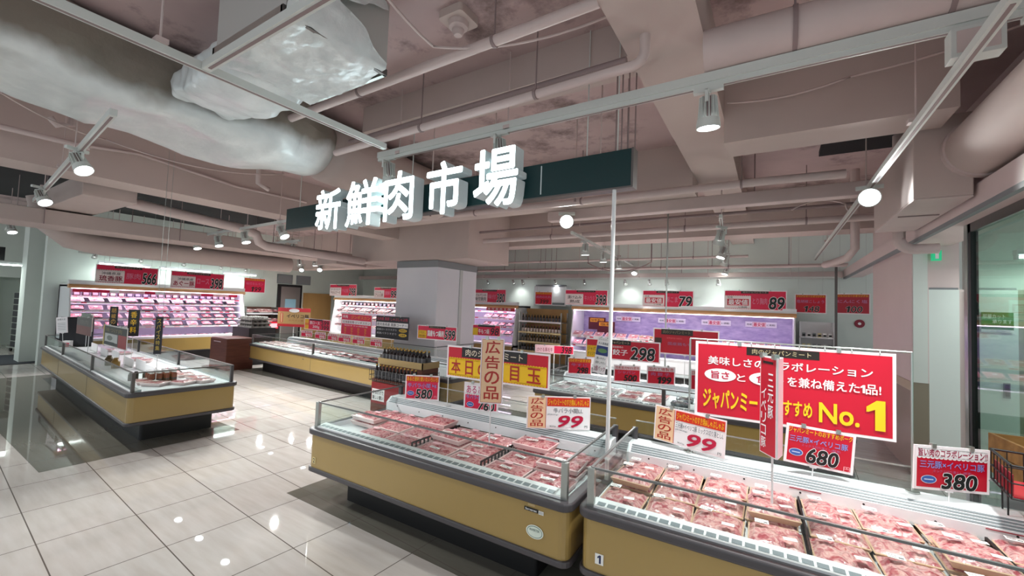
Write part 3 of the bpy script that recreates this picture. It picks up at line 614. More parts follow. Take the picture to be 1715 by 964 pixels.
# ------------------------------------------------------------------ flat island chillers
def flat_case(label, loc, rz, LN, D, duct=True, joints=(), posts='steel', group=None, tz=.607):
    r = thing('display_freezer', label, 'freezer', loc, rz, group)
    MB().rbox(.3, LN - .3, .2, D - .15, 0, .28, .03, M_BLACK).build('plinth', r)
    m = MB()
    m.rbox(0, LN, 0, D, .30, .605, .06, M_YEL); m.build('body_panel', r)
    if joints:
        for x in joints: MB().box(x - .003, x + .003, -.002, .01, .30, .605, M_RAIL).build('panel_joint', r)
    MB().rbox(-.015, LN + .015, -.015, D + .015, .265, .305, .065, M_BUMP).build('lower_bumper', r, bevel=.008)
    b = MB()
    b.ring(-.025, LN + .025, -.025, D + .025, .6, .655, .075, .07, M_BUMP); b.build('upper_bumper', r, bevel=.014, seg=3)
    yb = D - (.24 if duct else .06)
    MB().box(.045, LN - .045, .045, yb, .6, tz, M_WHITE).ring(.045, LN - .045, .045, D - .045, .606, .654, .01, .006, M_WHITE, 1).build('tub_liner', r)
    # air grille along the front rim with dark slots
    m = MB(); m.prism([(.03, .655), (.03, .668), (.13, .678), (.13, .655)], .05, LN - .05, M_WHITEP)
    n = int((LN - .16) / .06)
    g = MB()
    for i in range(n):
        x = .08 + i * .06; g.add([(x, .045, .6712), (x + .048, .045, .6712), (x + .048, .085, .6748), (x, .085, .6748)], [(0, 1, 2, 3)], M_LOUV)
    q = m.build('air_grille', r); g.build('grille_slot', q)
    if duct:
        m = MB(); m.prism([(yb, .655), (yb, .735), (yb + .06, .79), (D - .02, .79), (D - .02, .655)], .03, LN - .03, M_WHITE); 
        g = MB()
        for k in range(4):
            a = (k + .4) / 4.4; y = yb + .06 * a; z = .735 + .055 * a
            g.add([(.06, y - .003, z + .003), (LN - .06, y - .003, z + .003), (LN - .06, y + .004, z + .010), (.06, y + .004, z + .010)], [(0, 1, 2, 3)], M_LOUV)
        lv = g
        for k in range(int(LN / .32)): m.cyl((.2 + k * .32, yb + .002, .715 - .012 * (k % 2)), (.2 + k * .32, yb - .002, .715 - .012 * (k % 2)), .006, M_BLACK, 8)
        lv.build('louver_slot', m.build('air_duct_wall', r))
    # glass
    zt = .88; e = .045
    G = lambda x0, x1, y0, y1, z0=.655, z1=zt: MB().box(x0, x1, y0, y1, z0, z1, M_GLASS).build('glass_pane', r)
    js = [e] + list(joints) + [LN - e]
    for a, c in zip(js, js[1:]): G(a + .01, c - .01, e - .003, e + .003)
    G(e - .003, e + .003, e + .01, D - e - .01); G(LN - e - .003, LN - e + .003, e + .01, D - e - .01)
    if duct: G(e, LN - e, D - .03, D - .024, .79, .93)
    else:
        for a, c in zip(js, js[1:]): G(a + .01, c - .01, D - e - .003, D - e + .003)
    m = MB(); h = .007; RM = M_RAIL if posts != 'steel' else mat('rail_grey', '#7b7d7c', .35, .5)
    m.box(e, LN - e, e - h, e + h, zt - .004, zt + .008, RM); m.box(e - h, e + h, e, D - e, zt - .004, zt + .008, RM); m.box(LN - e - h, LN - e + h, e, D - e, zt - .004, zt + .008, RM)
    if duct: m.box(e, LN - e, D - .034, D - .02, .93, .938, M_STEEL)
    else: m.box(e, LN - e, D - e - h, D - e + h, zt - .004, zt + .008, RM)
    m.build('glass_rail', r)
    pm = M_STEEL if posts == 'steel' else M_RAIL
    for x in js:
        for y in (e, D - e):
            if duct and y > .5 and x not in (js[0], js[-1]): continue
            MB().box(x - .022, x + .022, y - .017, y + .017, .65, zt + .004, pm if y < .5 else M_BUMP).build('corner_post', r, bevel=.004)
    return r
def sticker_on(r, name, x, z, w, h, items, base, edge='#f4f4f0', y=-.003):
    q = bpy.data.objects.new(name, None); COL.objects.link(q); q.parent = r; q.location = (x, y, z); q.empty_display_size = .02
    m = MB(); m.box(-w/2, w/2, -.001, .002, -h/2, h/2, col(base)); d = .0014
    for it in items:
        if it[0] == 't': text_fit(m, it[1], -w/2 + it[2] * w, -h/2 + it[3] * h, -w/2 + it[4] * w, -h/2 + it[5] * h, d, col(it[6]), off=.02); d += .0002
    bpy.data.objects.remove(q)
    return m.build(name, r, (x, y, z))
K2 = ((-3.63, 2.35, 0), .018); K1 = ((-.965, 2.42, 0), .03); KI = ((-12.76, 2.19, 0), -.06); KL = ((-11.2, 5.47, 0), -.06); K3 = ((-2.95, 5.4, 0), 0.0)
c2 = flat_case('yellow open freezer marked 2 with steel posts, nearest the tiled aisle', *K2, 2.59, 1.126)
c1 = flat_case('yellow open freezer marked 1, running off the right edge', *K1, 2.75, 1.15)
ci = flat_case('long yellow island chiller with glass on all sides and black vertical cards', *KI, 6.4, 1.128, duct=False, joints=(1.95, 4.25), posts='dark', tz=.65)
cl = flat_case('long yellow freezer row behind the soy sauce rack', *KL, 6.95, 1.15, joints=(2.9, 5.2), posts='dark', tz=.65)
c3 = flat_case('yellow freezer behind the two near freezers with gyoza price boards', *K3, 3.66, 1.2, joints=(1.82,), posts='dark', tz=.65)
sticker_on(c2, 'number_sticker', .09, .37, .045, .055, [('t', '2', .25, .15, .75, .85, '#222222')], '#d8c48a')
sticker_on(c1, 'number_sticker', .12, .385, .05, .06, [('t', '1', .3, .12, .7, .88, '#1d2a55')], '#f2f2ee')
sticker_on(c2, 'maker_plate', 2.34, .555, .1, .022, [('t', 'Serverex', .08, .2, .9, .8, '#e8e8e8')], '#1a1a1a')
sticker_on(c2, 'maker_plate', 2.41, .552, .035, .022, [('t', 'ECO', .15, .25, .85, .75, '#777777')], '#e4e4e0')
sticker_on(c2, 'small_tag', 2.34, .585, .05, .014, [], '#c2a87a')
m = MB(); e = lambda rx, rz, y, c: m.add([(rx * math.cos(2 * PI * q / 28), y, rz * math.sin(2 * PI * q / 28)) for q in range(28)], [tuple(range(28))], col(c))
e(.062, .042, -.001, '#eef2e6'); e(.055, .036, -.0015, '#5d7d72'); e(.051, .032, -.002, '#e2ecdf')
text_fit(m, 'INVERTER', -.035, .004, .035, .018, .0026, col('#3d5a4e')); m.build('inverter_badge', c2, (2.37, -.003, .425))
MB().box(-.035, .035, -.003, 0, -.03, .03, col('#12202c')).box(-.012, .012, -.005, -.003, -.014, .014, mat('led_panel', '#57a6c8', .4, 0, .4)).build('control_panel', c2, (.38, .197, .2))
sticker_on(c2, 'status_plate', 1.98, .15, .12, .034, [('t', 'FREE', .3, .2, .9, .8, '#40506a')], '#9aa6b4', y=.197)
MB().box(-.035, .035, -.002, 0, -.008, .008, M_BUMP).build('vent_tab', c3, (1.9, -.001, .53))
MB().box(-.03, .03, -.002, 0, -.008, .008, M_BUMP).build('vent_tab', cl, (2.6, -.001, .53))
for k, z in enumerate((.77, .75)):
    m = MB(); text_fit(m, 'A：-2～0℃', 0, 0, .11, .012, 0, M_LOUV); m.build('temperature_note', c1, (.33, 1.15 - .24 - .0015, .70 - .022 * k))
for x in (1.1, 2.0): MB().box(0, .17, -.002, 0, 0, .006, mat('red_tape', '#a8404c', .5)).build('fill_line', c1, (x, 1.15 - .24, .722))
MB().box(0, .17, -.002, 0, 0, .006, mat('red_tape', '#a8404c', .5)).build('fill_line', c2, (1.95, 1.126 - .24, .722))

# ------------------------------------------------------------------ meat packs
def tray_mesh(w, d, h, m):
    b = MB(); i = .018
    A = [(-w/2 + i, -d/2 + i), (w/2 - i, -d/2 + i), (w/2 - i, d/2 - i), (-w/2 + i, d/2 - i)]
    B = [(-w/2, -d/2), (w/2, -d/2), (w/2, d/2), (-w/2, d/2)]
    Cn = [(-w/2 + .008, -d/2 + .008), (w/2 - .008, -d/2 + .008), (w/2 - .008, d/2 - .008), (-w/2 + .008, d/2 - .008)]
    v = [(x, y, 0) for x, y in A] + [(x, y, h) for x, y in B] + [(x, y, h + .003) for x, y in Cn] + [(x, y, .006) for x, y in A]
    f = [(3, 2, 1, 0)] + [(k, (k + 1) % 4, (k + 1) % 4 + 4, k + 4) for k in range(4)] + [(k + 4, (k + 1) % 4 + 4, (k + 1) % 4 + 8, k + 8) for k in range(4)] + [(k + 8, (k + 1) % 4 + 8, (k + 1) % 4 + 12, k + 12) for k in range(4)] + [(12, 13, 14, 15)]
    b.add(v, f, m); return b.mesh('foam_tray')
def meat_mesh(w, d, h, hump, seed, m, nx=26, ny=20):
    def g(u, v):
        x, y = (u - .5) * (w - .02), (v - .5) * (d - .02); e = min(1, 9 * min(u, 1 - u, v, 1 - v))
        q = Vector((x * 26 + seed * 7, y * 26, seed)); q2 = Vector((x * 60, y * 60 + seed * 3, seed + 4))
        fold = abs(math.sin(x * 55 + 3 * noise.noise(q * .6) + seed)) * .5 + abs(math.sin(y * 42 + 4 * noise.noise(q * .5 + Vector((3, 0, 0))))) * .5
        z = h * .7 + e * (hump * (.55 + .45 * math.sin(PI * u) * math.sin(PI * v)) * (.75 + .35 * noise.noise(q)) + .008 * fold + .004 * noise.noise(q2))
        return (x, y, z)
    return MB().grid(nx, ny, g, m).mesh('meat')
def card_mesh(w, d, m, lines=0):
    b = MB(); b.box(-w/2, w/2, -d/2, d/2, 0, .001, m)
    if lines:
        for i in range(9): b.box(-w * .38 + i * w * .055, -w * .38 + i * w * .055 + w * (.015 + .015 * (i % 3 == 0)), -d * .05, d * .32, .001, .0014, M_PIPED)
        b.box(w * .12, w * .4, -d * .3, -d * .1, .001, .0014, M_BLACK); b.box(-w * .38, w * .05, -d * .3, -d * .2, .001, .0014, M_GREY)
    return b.mesh('label')
M_FOAMP = mat('foam_pink', '#f2d6d4', .35); M_TAN = mat('tray_tan', '#c9a98c', .25, 0, 0, .5)
M_LBL = mat('label_white', '#f7f5f2', .4); M_LBLY = mat('label_yellow', '#ead9a0', .4); M_LBLP = mat('label_pink', '#f3c0c8', .4)
P2 = dict(tray=tray_mesh(.332, .222, .04, M_FOAMP), meat=[meat_mesh(.336, .226, .05, .018, s, M_MEAT1) for s in range(5)], lab=card_mesh(.07, .036, M_LBLP, 0), lab2=card_mesh(.1, .032, M_LBL, 1))
P1 = dict(tray=tray_mesh(.262, .27, .035, M_TAN), meat=[meat_mesh(.272, .28, .05, .035, s + 9, M_MEAT2) for s in range(5)], lab=card_mesh(.068, .048, M_LBL, 1), lab2=card_mesh(.062, .032, M_LBL, 0))
def pack(P, label, loc, rz, lx=.0, ly=.0, l2=None, tilt=.0, group=None, k=0, name='meat_pack', zl=.072):
    r = thing(name, label, 'meat pack', loc, rz, group); r.rotation_euler = (tilt, 0, rz)
    put('foam_tray', P['tray'], r); put('meat', P['meat'][k % len(P['meat'])], r)
    put('label', P['lab'], r, (lx, ly, zl), (0, 0, R.uniform(-.15, .15)))
    if l2: put('label', P['lab2'], r, (l2[0], l2[1], zl), (0, 0, R.uniform(-.25, .25)))
    return r
# freezer 2
rows = ((.255, 'front'), (.475, 'middle'), (.70, 'back'))
for j, (y, rn) in enumerate(rows):
    for i in range(7):
        x = .27 + i * .338 + (.02 if i > 2 else 0) + (.02 if i > 4 else 0)
        st = (1, 2, 1)[(i + j) % 3] if j else 1
        for s in range(st):
            if j == 0 and i == 0: continue
            z = .609 + s * .052 + .012 * j
            p = w2(*K2, (x + R.uniform(-.012, .012), y + R.uniform(-.01, .01), z))
            nm = 'pink sliced meat tray in freezer 2, %s row, %s from the aisle' % (rn, nth(i)) + ((', upper' if s else ', lower') if st > 1 else '')
            pack(P2, nm, p, K2[1] + R.uniform(-.05, .05), R.uniform(-.06, .06), .05, (R.uniform(-.05, .06), -.03) if i > 2 else None, R.uniform(.0, .05), k=i + j * 3 + s, zl=.068)
def divider(case, K, x, y0, y1, lab, n=14):
    m = MB(); z = .608
    for i in range(n): y = y0 + (y1 - y0) * i / (n - 1); m.box(-.004, .004, y - .006, y + .006, 0, .085, M_BLACK)
    m.box(-.004, .004, y0, y1, .075, .088, M_BLACK); m.box(-.004, .004, y0, y1, 0, .01, M_BLACK)
    o = m.build('tray_divider', None, w2(*K, (x, 0, .608)), (0, 0, K[1])); tag(o, lab, 'divider')
divider(c2, K2, 1.125, .17, .8, 'black slotted divider in freezer 2 nearer the aisle')
divider(c2, K2, 1.82, .17, .8, 'black slotted divider in freezer 2 nearer the white pole')
# freezer 1
for j, (y, rn) in enumerate(((.275, 'front'), (.545, 'middle'), (.78, 'back'))):
    for i in range(8):
        x = .19 + i * .268 + (.035 if i > 3 else 0) + (.035 if i > 6 else 0)
        st = 2 if (j == 1 and i % 3 == 0) else 1
        for s in range(st):
            z = .609 + s * .05 + .012 * j
            p = w2(*K1, (x + R.uniform(-.01, .01), y + R.uniform(-.012, .012), z))
            nm = 'pale pork tray in freezer 1, %s row, %s from the pole' % (rn, nth(i)) + ((', upper' if s else ', lower') if st > 1 else '')
            pack(P1, nm, p, K1[1] + R.uniform(-.06, .06), -.065, .05, (.06, -.085), .0, k=i * 2 + j + s, zl=.089)
divider(c1, K1, 1.145, .15, .86, 'black slotted divider in freezer 1 under the folded card')
divider(c1, K1, 1.985, .15, .86, 'black slotted divider in freezer 1 nearer the right edge')
# simple packs for far cases
def small_pack(w, d, h, mt, mm, seed, lab=M_LBL):
    b = MB(); me = tray_mesh(w, d, h, mt)
    b.add([tuple(v.co) for v in me.vertices], [list(p.vertices) for p in me.polygons], mt)
    def g(u, v):
        e = min(1, 6 * min(u, 1 - u, v, 1 - v)); x, y = (u - .5) * (w - .02), (v - .5) * (d - .02)
        return (x, y, h * .8 + e * (.018 + .012 * noise.noise(Vector((x * 30 + seed, y * 30, seed)))))
    b.grid(8, 6, g, mm); b.box(-.035, .03, -.02, .02, h + .02, h + .022, lab); return b.mesh('meat_pack')
SP = [small_pack(.25, .2, .035, M_TRAYW, M_MEAT1, 1), small_pack(.25, .2, .035, M_TRAYB, M_MEAT1, 2), small_pack(.26, .2, .04, M_TRAYW, M_MEAT2, 3), small_pack(.25, .2, .035, M_TRAYB, M_MEAT3, 4)]
SPW = small_pack(.3, .2, .04, M_WHITEP, noisy('grey_meat', '#d8d2d4', '#c4aeb4', 9, .25, coat=.6), 6)
M_FOIL = noisy('foil', '#c9cbd0', '#6f7378', 14, .2, metal=.6, bump=.5)
SPF = small_pack(.22, .16, .05, M_FOIL, M_FOIL, 8)
# long row on the left
for j, (y, rn) in enumerate(((.27, 'front'), (.55, 'back'))):
    for i in range(18):
        x = .2 + i * .285; 
        if x > 5.5: continue
        me = SP[2] if x < 1.4 else SP[0] if x < 2.9 else SP[(1, 3, 0)[(i + j) % 3]]
        o = put('meat_pack', me, None, w2(*KL, (x, y, .651)), (0, 0, KL[1] + R.uniform(-.2, .2)))
        tag(o, 'meat pack in the %s row of the long freezer, ' % rn + nth(i) + ' from the brown cabinet', 'meat pack')
# freezer 3
for j, (y, rn) in enumerate(((.3, 'front'), (.62, 'back'))):
    for i in range(10):
        x = .3 + i * .335; me = SPW if i < 3 else (SP[0] if i < 5 else SPF)
        o = put('meat_pack', me, None, w2(*K3, (x, y, .651)), (R.uniform(0, .15), 0, R.uniform(-.15, .15)))
        tag(o, ('pale frozen pack' if i < 3 else 'pink meat pack' if i < 5 else 'silver foil pack') + ' in the gyoza freezer, %s row, ' % rn + nth(i) + ' from its far left end', 'meat pack')
# island goods
for i, (x, y, me, t) in enumerate(((6.0, .35, SP[2], .3), (5.75, .3, SP[2], .1), (6.1, .6, SP[0], .2), (6.12, .82, SP[2], .3), (5.85, .85, SP[0], 0), (5.5, .8, SP[2], .2), (5.2, .75, SP[1], 0), (4.9, .8, SP[3], 0), (3.6, .8, SP[2], 0), (3.3, .75, SP[2], 0), (2.2, .8, SP[0], 0), (1.6, .7, SP[2], 0))):
    o = put('meat_pack', me, None, w2(*KI, (x, y, .651)), (0, -.0, R.uniform(-.6, .6))); tag(o, 'pink meat pack lying in the spice island, ' + nth(i) + ' counted from its near end', 'meat pack')
BT = MB().lathe([(0, 0), (.03, 0), (.032, .01), (.032, .1), (.024, .115), (.02, .12)], mat('spice_red', '#7d3a2a', .3), 14)
BB = BT.mesh('bottle_body'); BC = MB().lathe([(.024, .118), (.026, .12), (.026, .15), (.022, .158), (0, .16)], M_WHITEP, 14).mesh('cap'); BL = MB().lathe([(.0326, .025), (.0326, .05)], mat('label_dark', '#2c2e38', .4), 14).mesh('bottle_label')
for i in range(12):
    x, y = 5.62 + .08 * (i % 3), .36 + .08 * (i // 3)
    r = thing('spice_bottle', 'red spice bottle with white cap in the island, column %s, row %s' % (nth(i % 3), nth(i // 3)), 'bottle', w2(*KI, (x, y, .651)), 0)
    put('bottle_body', BB, r); put('cap', BC, r); put('bottle_label', BL, r)
for i in range(5):
    x, y = 5.45 - .09 * (i % 2), .22 + .075 * i
    o = MB().lathe([(0, 0), (.028, 0), (.028, .08), (.02, .09), (.02, .105), (0, .11)], M_BLACK, 10).build('spice_jar', None, w2(*KI, (x, y, .651))); tag(o, 'small black lidded jar beside the red spice bottles, ' + nth(i) + ' from the front glass', 'jar')
for i, (x, l) in enumerate(((5.05, .5), (4.5, .5), (3.95, .48), (3.0, .45), (2.3, .5), (1.4, .5))):
    r = thing('partition_board', 'white partition board standing inside the island, ' + nth(i) + ' from its near end', 'board', w2(*KI, (x, .52 + .02 * (i % 2), .651)), KI[1])
    MB().box(-l/2, l/2, -.005, .005, .0, .13 + .02 * (i % 2), M_CARD).build('panel', r); MB().box(-l/2, l/2, -.03, .03, 0, .004, M_STEEL).build('foot', r)
for i, (x, c_) in enumerate(((4.1, '#8a6a2a'), (3.7, '#5a4a2a'))):
    o = MB().lathe([(0, 0), (.05, 0), (.055, .1), (.03, .14), (.028, .16), (0, .165)], mat('jar' + c_, c_, .3), 14).build('sauce_jar', None, w2(*KI, (x, .33, .651))); tag(o, ('amber' if i == 0 else 'olive') + ' sauce jar on the island floor near the glass', 'jar')
tag(MB().box(0, .5, 0, .05, 0, .62, M_BLACK).box(.02, .48, -.004, 0, .05, .58, mat('chalk', '#2a2b30', .6)).build('chalk_panel', None, w2(*KI, (.25, .2, .651)), (0, 0, KI[1] + 1.2)), 'black panel standing at the passage end of the island', 'panel')
o = MB().box(-.06, .06, -.05, .05, 0, .14, M_CARD).box(-.05, .05, -.052, -.05, .02, .1, M_PINK).build('carton', None, w2(*KI, (.45, .3, .651)), (0, 0, .9)); tag(o, 'small red and white carton at the passage end of the island', 'carton')
# ------------------------------------------------------------------ tall wall chillers
def tall_case(label, loc, rz, LN, D=.95, kick=M_YEL, strip=M_STRIP, shelves=(1.0, 1.22, 1.44, 1.62), back='#e9dcf0', D2=.3, ends=True, top=2.0, backmat=None, y00=.16):
    r = thing('wall_chiller', label, 'chiller', loc, rz)
    MB().box(.05, LN - .05, .1, D, 0, .28, M_BLACK).build('plinth', r)
    MB().box(0, LN, 0, D, .28, .3, M_BUMP).build('lower_bumper', r)
    MB().box(0, LN, .0, .04, .30, .64, kick).build('kick_panel', r)
    MB().prism([(0, .64), (-.02, .70), (.03, .72), (.06, .66), (D - .08, .66), (D - .08, .60), (.04, .6)], 0, LN, M_WHITE).build('deck', r)
    MB().box(0, LN, D - .08, D, .6, top - .12, backmat or mat('chiller_back' + back, back, .4)).build('back_panel', r)
    prof = [(.0, .64), (.0, .72), (D2 - .1, top - .3), (D2 - .1, top - .1), (D, top - .1), (D, .3), (.0, .3)]
    if ends:
        for x in (0, LN - .03): MB().prism(prof, x, x + .03, M_WHITE).build('end_panel', r)
    MB().box(0, LN, D2, D, top - .14, top - .08, M_WHITE).build('roof', r)
    MB().prism([(D2 - .12, top - .17), (D2 - .14, top - .13), (D2 - .12, top - .08), (D2, top - .08), (D2, top - .17)], -.02, LN + .02, M_WOOD).build('canopy_trim', r)
    MB().box(-.02, LN + .02, D2 - .1, D2 + .02, top - .08, top + .02, M_WHITE).build('canopy_fascia', r)
    MB().box(.03, LN - .03, D2 - .08, D2 - .0, top - .185, top - .17, strip).build('light_strip', r)
    for i, z in enumerate(shelves):
        y0 = y00 + .05 * i
        MB().box(.03, LN - .03, y0, D - .08, z - .02, z, M_WHITE).build('shelf', r)
        m = MB(); m.box(.03, LN - .03, y0 - .012, y0, z - .03, z + .012, M_CARD)
        t = m; x = .08
        while x < LN - .15:
            ww = R.uniform(.06, .14); t.box(x, x + ww, y0 - .0135, y0 - .012, z - .024, z + .006, R.choice((M_LBLP, M_CARD, M_PINK, M_LBLP))); x += ww + R.uniform(.02, .12)
        t.build('price_rail', r)
        MB().box(.05, LN - .05, y0 + .02, y0 + .05, z - .032, z - .021, strip).build('light_strip', r)
    return r
def fill(K, LN, zs, kinds, where, step=.225, depth=(.26, .44), tilt0=0):
    for k, z in enumerate(zs):
        for j, y in enumerate(depth[:1]):
            x = .14 + R.uniform(0, .05); n = 0
            while x < LN - .12:
                me = kinds(x, k)
                if me is not None:
                    o = put('meat_pack', me, None, w2(*K, (x, y + .05 * max(0, k - 1) + .02, z + .05 * (1 if k or tilt0 else 0) + .003)), (.5 if k or tilt0 else .1, 0, K[1] + R.uniform(-.12, .12)))
                    lev = 'bottom deck' if k == 0 else nth(k - 1) + ' shelf up'
                    tag(o, 'meat pack in the %s, %s, ' % (where, lev) + nth(min(n, 29)) + ' from its left', 'meat pack')
                n += 1; x += step + R.uniform(-.01, .03)
KW = ((-13.7, 2.75, 0), PI / 2)
tall_case('tall glowing meat chiller along the left wall beyond the island', *KW, 3.8, 1.15, shelves=(.95, 1.15, 1.35, 1.55, 1.7), top=2.06, D2=.35)
fill(KW, 3.8, (.665, .952, 1.152, 1.352, 1.552), lambda x, k: SP[(0, 2, 0, 1)[int(x * 3 + k) % 4]] if x < 2.6 else SP[(1, 3, 1)[int(x * 5 + k) % 3]], 'left wall chiller', .325)
KW_ROOT = bpy.data.objects['wall_chiller']
m = MB(); x = .05
while x < 3.6:
    ww = R.uniform(.18, .34); m.box(x, min(x + ww, 3.76), .235, .245, 1.80, 1.875, R.choice((M_PINK, M_CARD, M_LBLP, M_PINK))); x += ww
m.build('header_strip', KW_ROOT)
PCH = [MB().prism([(-.01, 0), (.05, 0), (.03, .12), (.015, .13)], -.06, .06, mat('pouch' + c_, c_, .35)).prism([(-.012, .03), (-.003, .09), (0, .09), (-.009, .03)], -.045, .045, mat('pouchl' + l_, l_, .5)).mesh('sauce_pouch') for c_, l_ in (('#3a2430', '#c9a0a8'), ('#54202c', '#e0d0d0'), ('#2a2a3a', '#a8a0c0'))]
for i in range(22):
    o = put('sauce_pouch', PCH[(i // 3) % 3], None, w2(*KW, (.16 + i * .162, .42, 1.702)), (0, 0, KW[1])); tag(o, 'dark sauce pouch on the top shelf of the left wall chiller, ' + nth(i) + ' from its left', 'pouch')
M_MARB = noisy('marble_poster', '#cdbfe2', '#a89acb', 5, .5, detail=8, stretch=(1, 1, 2.5))
KR = ((-4.72, 10.62, 0), 0)
tall_case('long tall chiller with purple marbled back panel on the back wall', *KR, 5.15, 1.0, shelves=(.86, 1.1), top=1.99, D2=.24, backmat=M_MARB, y00=.06, kick=M_WHITE)
fill(KR, 5.15, (.862, 1.102), lambda x, k: SP[(0, 2, 0, 0)[int(x * 4 + k) % 4]], 'purple backed chiller', .3, depth=(.17,), tilt0=1)
KM = ((-9.6, 10.6, 0), 0)
r = tall_case('tall seasoned meat chiller half hidden behind the column', *KM, 3.05, 1.0, shelves=(.95, 1.2, 1.45, 1.66), top=1.95, D2=.24)
m = MB(); m.box(1.95, 3.0, .13, .14, 1.69, 1.79, M_RED); q = m.build('header_strip', r)
m = MB(); text_fit(m, '味 付 焼 肉 王 国', 2.0, 1.705, 2.85, 1.775, -.128, M_CARD); m.build('lettering', q)
fill(KM, 3.05, (.665, .952, 1.202, 1.452), lambda x, k: (SP[(3, 0, 1)[int(x * 4 + k) % 3]] if x > 1.7 else None), 'seasoned meat chiller', .27)
KC = ((-13.4, 9.2, 0), 0)
tall_case('tall chiller behind the long freezer left of the column', *KC, 4.3, 1.0, shelves=(.95, 1.2, 1.45, 1.66), top=2.0, D2=.24, strip=M_STRIPW)
fill(KC, 4.3, (.952, 1.202, 1.452), lambda x, k: SP[(3, 1, 3, 0)[int(x * 4 + k) % 4]], 'chiller left of the column', .3)
for i in range(20):
    o = put('sauce_pouch', PCH[(i // 2) % 3], None, w2(*KC, (.2 + i * .2, .36, 1.662))); tag(o, 'dark sauce pouch on the top shelf behind the long freezer, ' + nth(i) + ' from the left', 'pouch')
# the short shelf between left chiller and steel door
KS = ((-14.1, 6.75, 0), PI / 2)
r = thing('display_shelf', 'low shelf of meat packs beside the left wall chiller', 'shelf', *KS)
MB().box(0, 1.15, .35, .75, .0, .6, M_BLACK).build('lower_cabinet', r)
for z in (1.0, 1.3): MB().box(0, 1.15, .1, .75, z - .03, z, M_WHITE).build('shelf_board', r)
for x in (0, 1.12): MB().box(x, x + .03, .1, .75, .0, 1.5, M_STEEL).build('side_frame', r)
MB().box(.03, 1.12, .72, .75, .6, 1.5, M_BROWN).build('back_panel', r)
for k, z in enumerate((1.002, 1.302)):
    for i in range(5):
        o = put('meat_pack', SP[(0, 3, 2)[i % 3]], None, w2(*KS, (.14 + i * .215, .26, z + .062)), (0, 0, KS[1])); o.rotation_euler = (.5, 0, KS[1]); tag(o, 'meat pack propped on the %s board of the low shelf, ' % ('lower', 'upper')[k] + nth(i) + ' from the chiller', 'meat pack')
for i, (y, z) in enumerate(((.2, 1.03), (.75, 1.03))):
    o = MB().box(0, .3, -.008, 0, -.24, .0, M_RED).box(.03, .27, -.01, -.008, -.2, -.06, M_LBLP).build('price_card', None, w2(*KS, (y, .09, z)), (0, 0, KS[1])); tag(o, 'red price card hung on the low shelf, ' + nth(i) + ' from the chiller', 'card')
# side shelf with bottles between the two back chillers
KB = ((-6.45, 10.75, 0), 0)
r = thing('bottle_shelf', 'wire shelf unit of sauce bottles between the two back chillers', 'shelf', *KB)
for z in (.55, .82, 1.1, 1.42): MB().box(0, 1.4, 0, .45, z - .02, z, M_STEEL).box(0, 1.4, -.012, 0, z - .03, z + .02, M_LBLY if z < 1.2 else M_CARD).build('shelf_board', r)
for x in (0, 1.37):
    for y in (0, .42): MB().box(x, x + .03, y, y + .03, 0, 1.7, M_STEEL).build('upright', r)
MB().box(0, 1.4, .45, .46, .2, 1.8, M_PANEL).build('back_panel', r)
SBM = [MB().lathe([(0, 0), (.034, 0), (.036, .01), (.036, .12), (.018, .155), (.014, .2), (.016, .2), (.016, .22), (0, .222)], mat('sauce' + c_, c_, .2), 12, ms=[mat('sauce' + c_, c_, .2)] * 2 + [mat('sl' + l_, l_, .5)] + [mat('sauce' + c_, c_, .2)] * 2 + [mat('bc' + b_, b_, .4)] * 3).mesh('sauce_bottle') for c_, l_, b_ in (('#1c1214', '#5d5c60', '#b08a3a'), ('#3a1015', '#e8d8d0', '#b02028'), ('#241a10', '#8a7a6a', '#d0d0d0'))]
for k, z in enumerate((.55, .82, 1.1, 1.42)):
    for i in range(13):
        o = put('sauce_bottle', SBM[(0, 2, 1, 0)[k]], None, w2(*KB, (.1 + i * .1, .08, z + .001))); tag(o, 'sauce bottle on the %s board of the wire shelf, ' % nth(k) + nth(i) + ' from the left', 'bottle')
# soy sauce rack in front of the long freezer
r = thing('bottle_rack', 'two tier rack of dark soy sauce bottles with red placard', 'rack', (-5.4, 4.49, 0), 0)
MB().box(0, .98, .02, .5, 0, .62, M_BROWN).build('base_box', r)
MB().box(.02, .96, .14, .5, .62, .88, M_BROWN).build('step_box', r)
MB().box(.0, .98, .125, .14, .84, .935, mat('kraft_band', '#a48a5c', .6)).box(.965, .98, .125, .5, .84, .935, mat('kraft_band', '#a48a5c', .6)).build('shelf_band', r)
m = MB()
for i in range(24): x = -.02 + i * 1.02 / 23; m.cyl((x, -.02, .6), (x, -.02, .76), .003, M_BLACK, 5)
for i in range(12): y = -.02 + i * .5 / 11; m.cyl((1.0, y, .6), (1.0, y, .78), .003, M_BLACK, 5).cyl((-.02, y, .6), (-.02, y, .78), .003, M_BLACK, 5)
for z in (.6, .68, .76): m.cyl((-.02, -.02, z), (1.0, -.02, z), .004, M_BLACK, 5).cyl((1.0, -.02, z), (1.0, .48, z), .004, M_BLACK, 5).cyl((-.02, -.02, z), (-.02, .48, z), .004, M_BLACK, 5)
m.build('wire_basket', r)
q = MB().box(.06, .86, -.03, -.024, .26, .58, mat('placard_red', '#8e2028', .4)).build('placard', r)
m = MB(); m.box(.08, .36, -.032, -.03, .3, .48, M_CARD); m.build('white_field', q); m = MB(); text_fit(m, 'あるだけで', .1, .4, .34, .46, .0335, M_BLACK); m.build('lettering', q); m = MB(); text_fit(m, '新しい買い', .1, .32, .34, .38, .0335, M_BLACK); m.build('lettering', q)
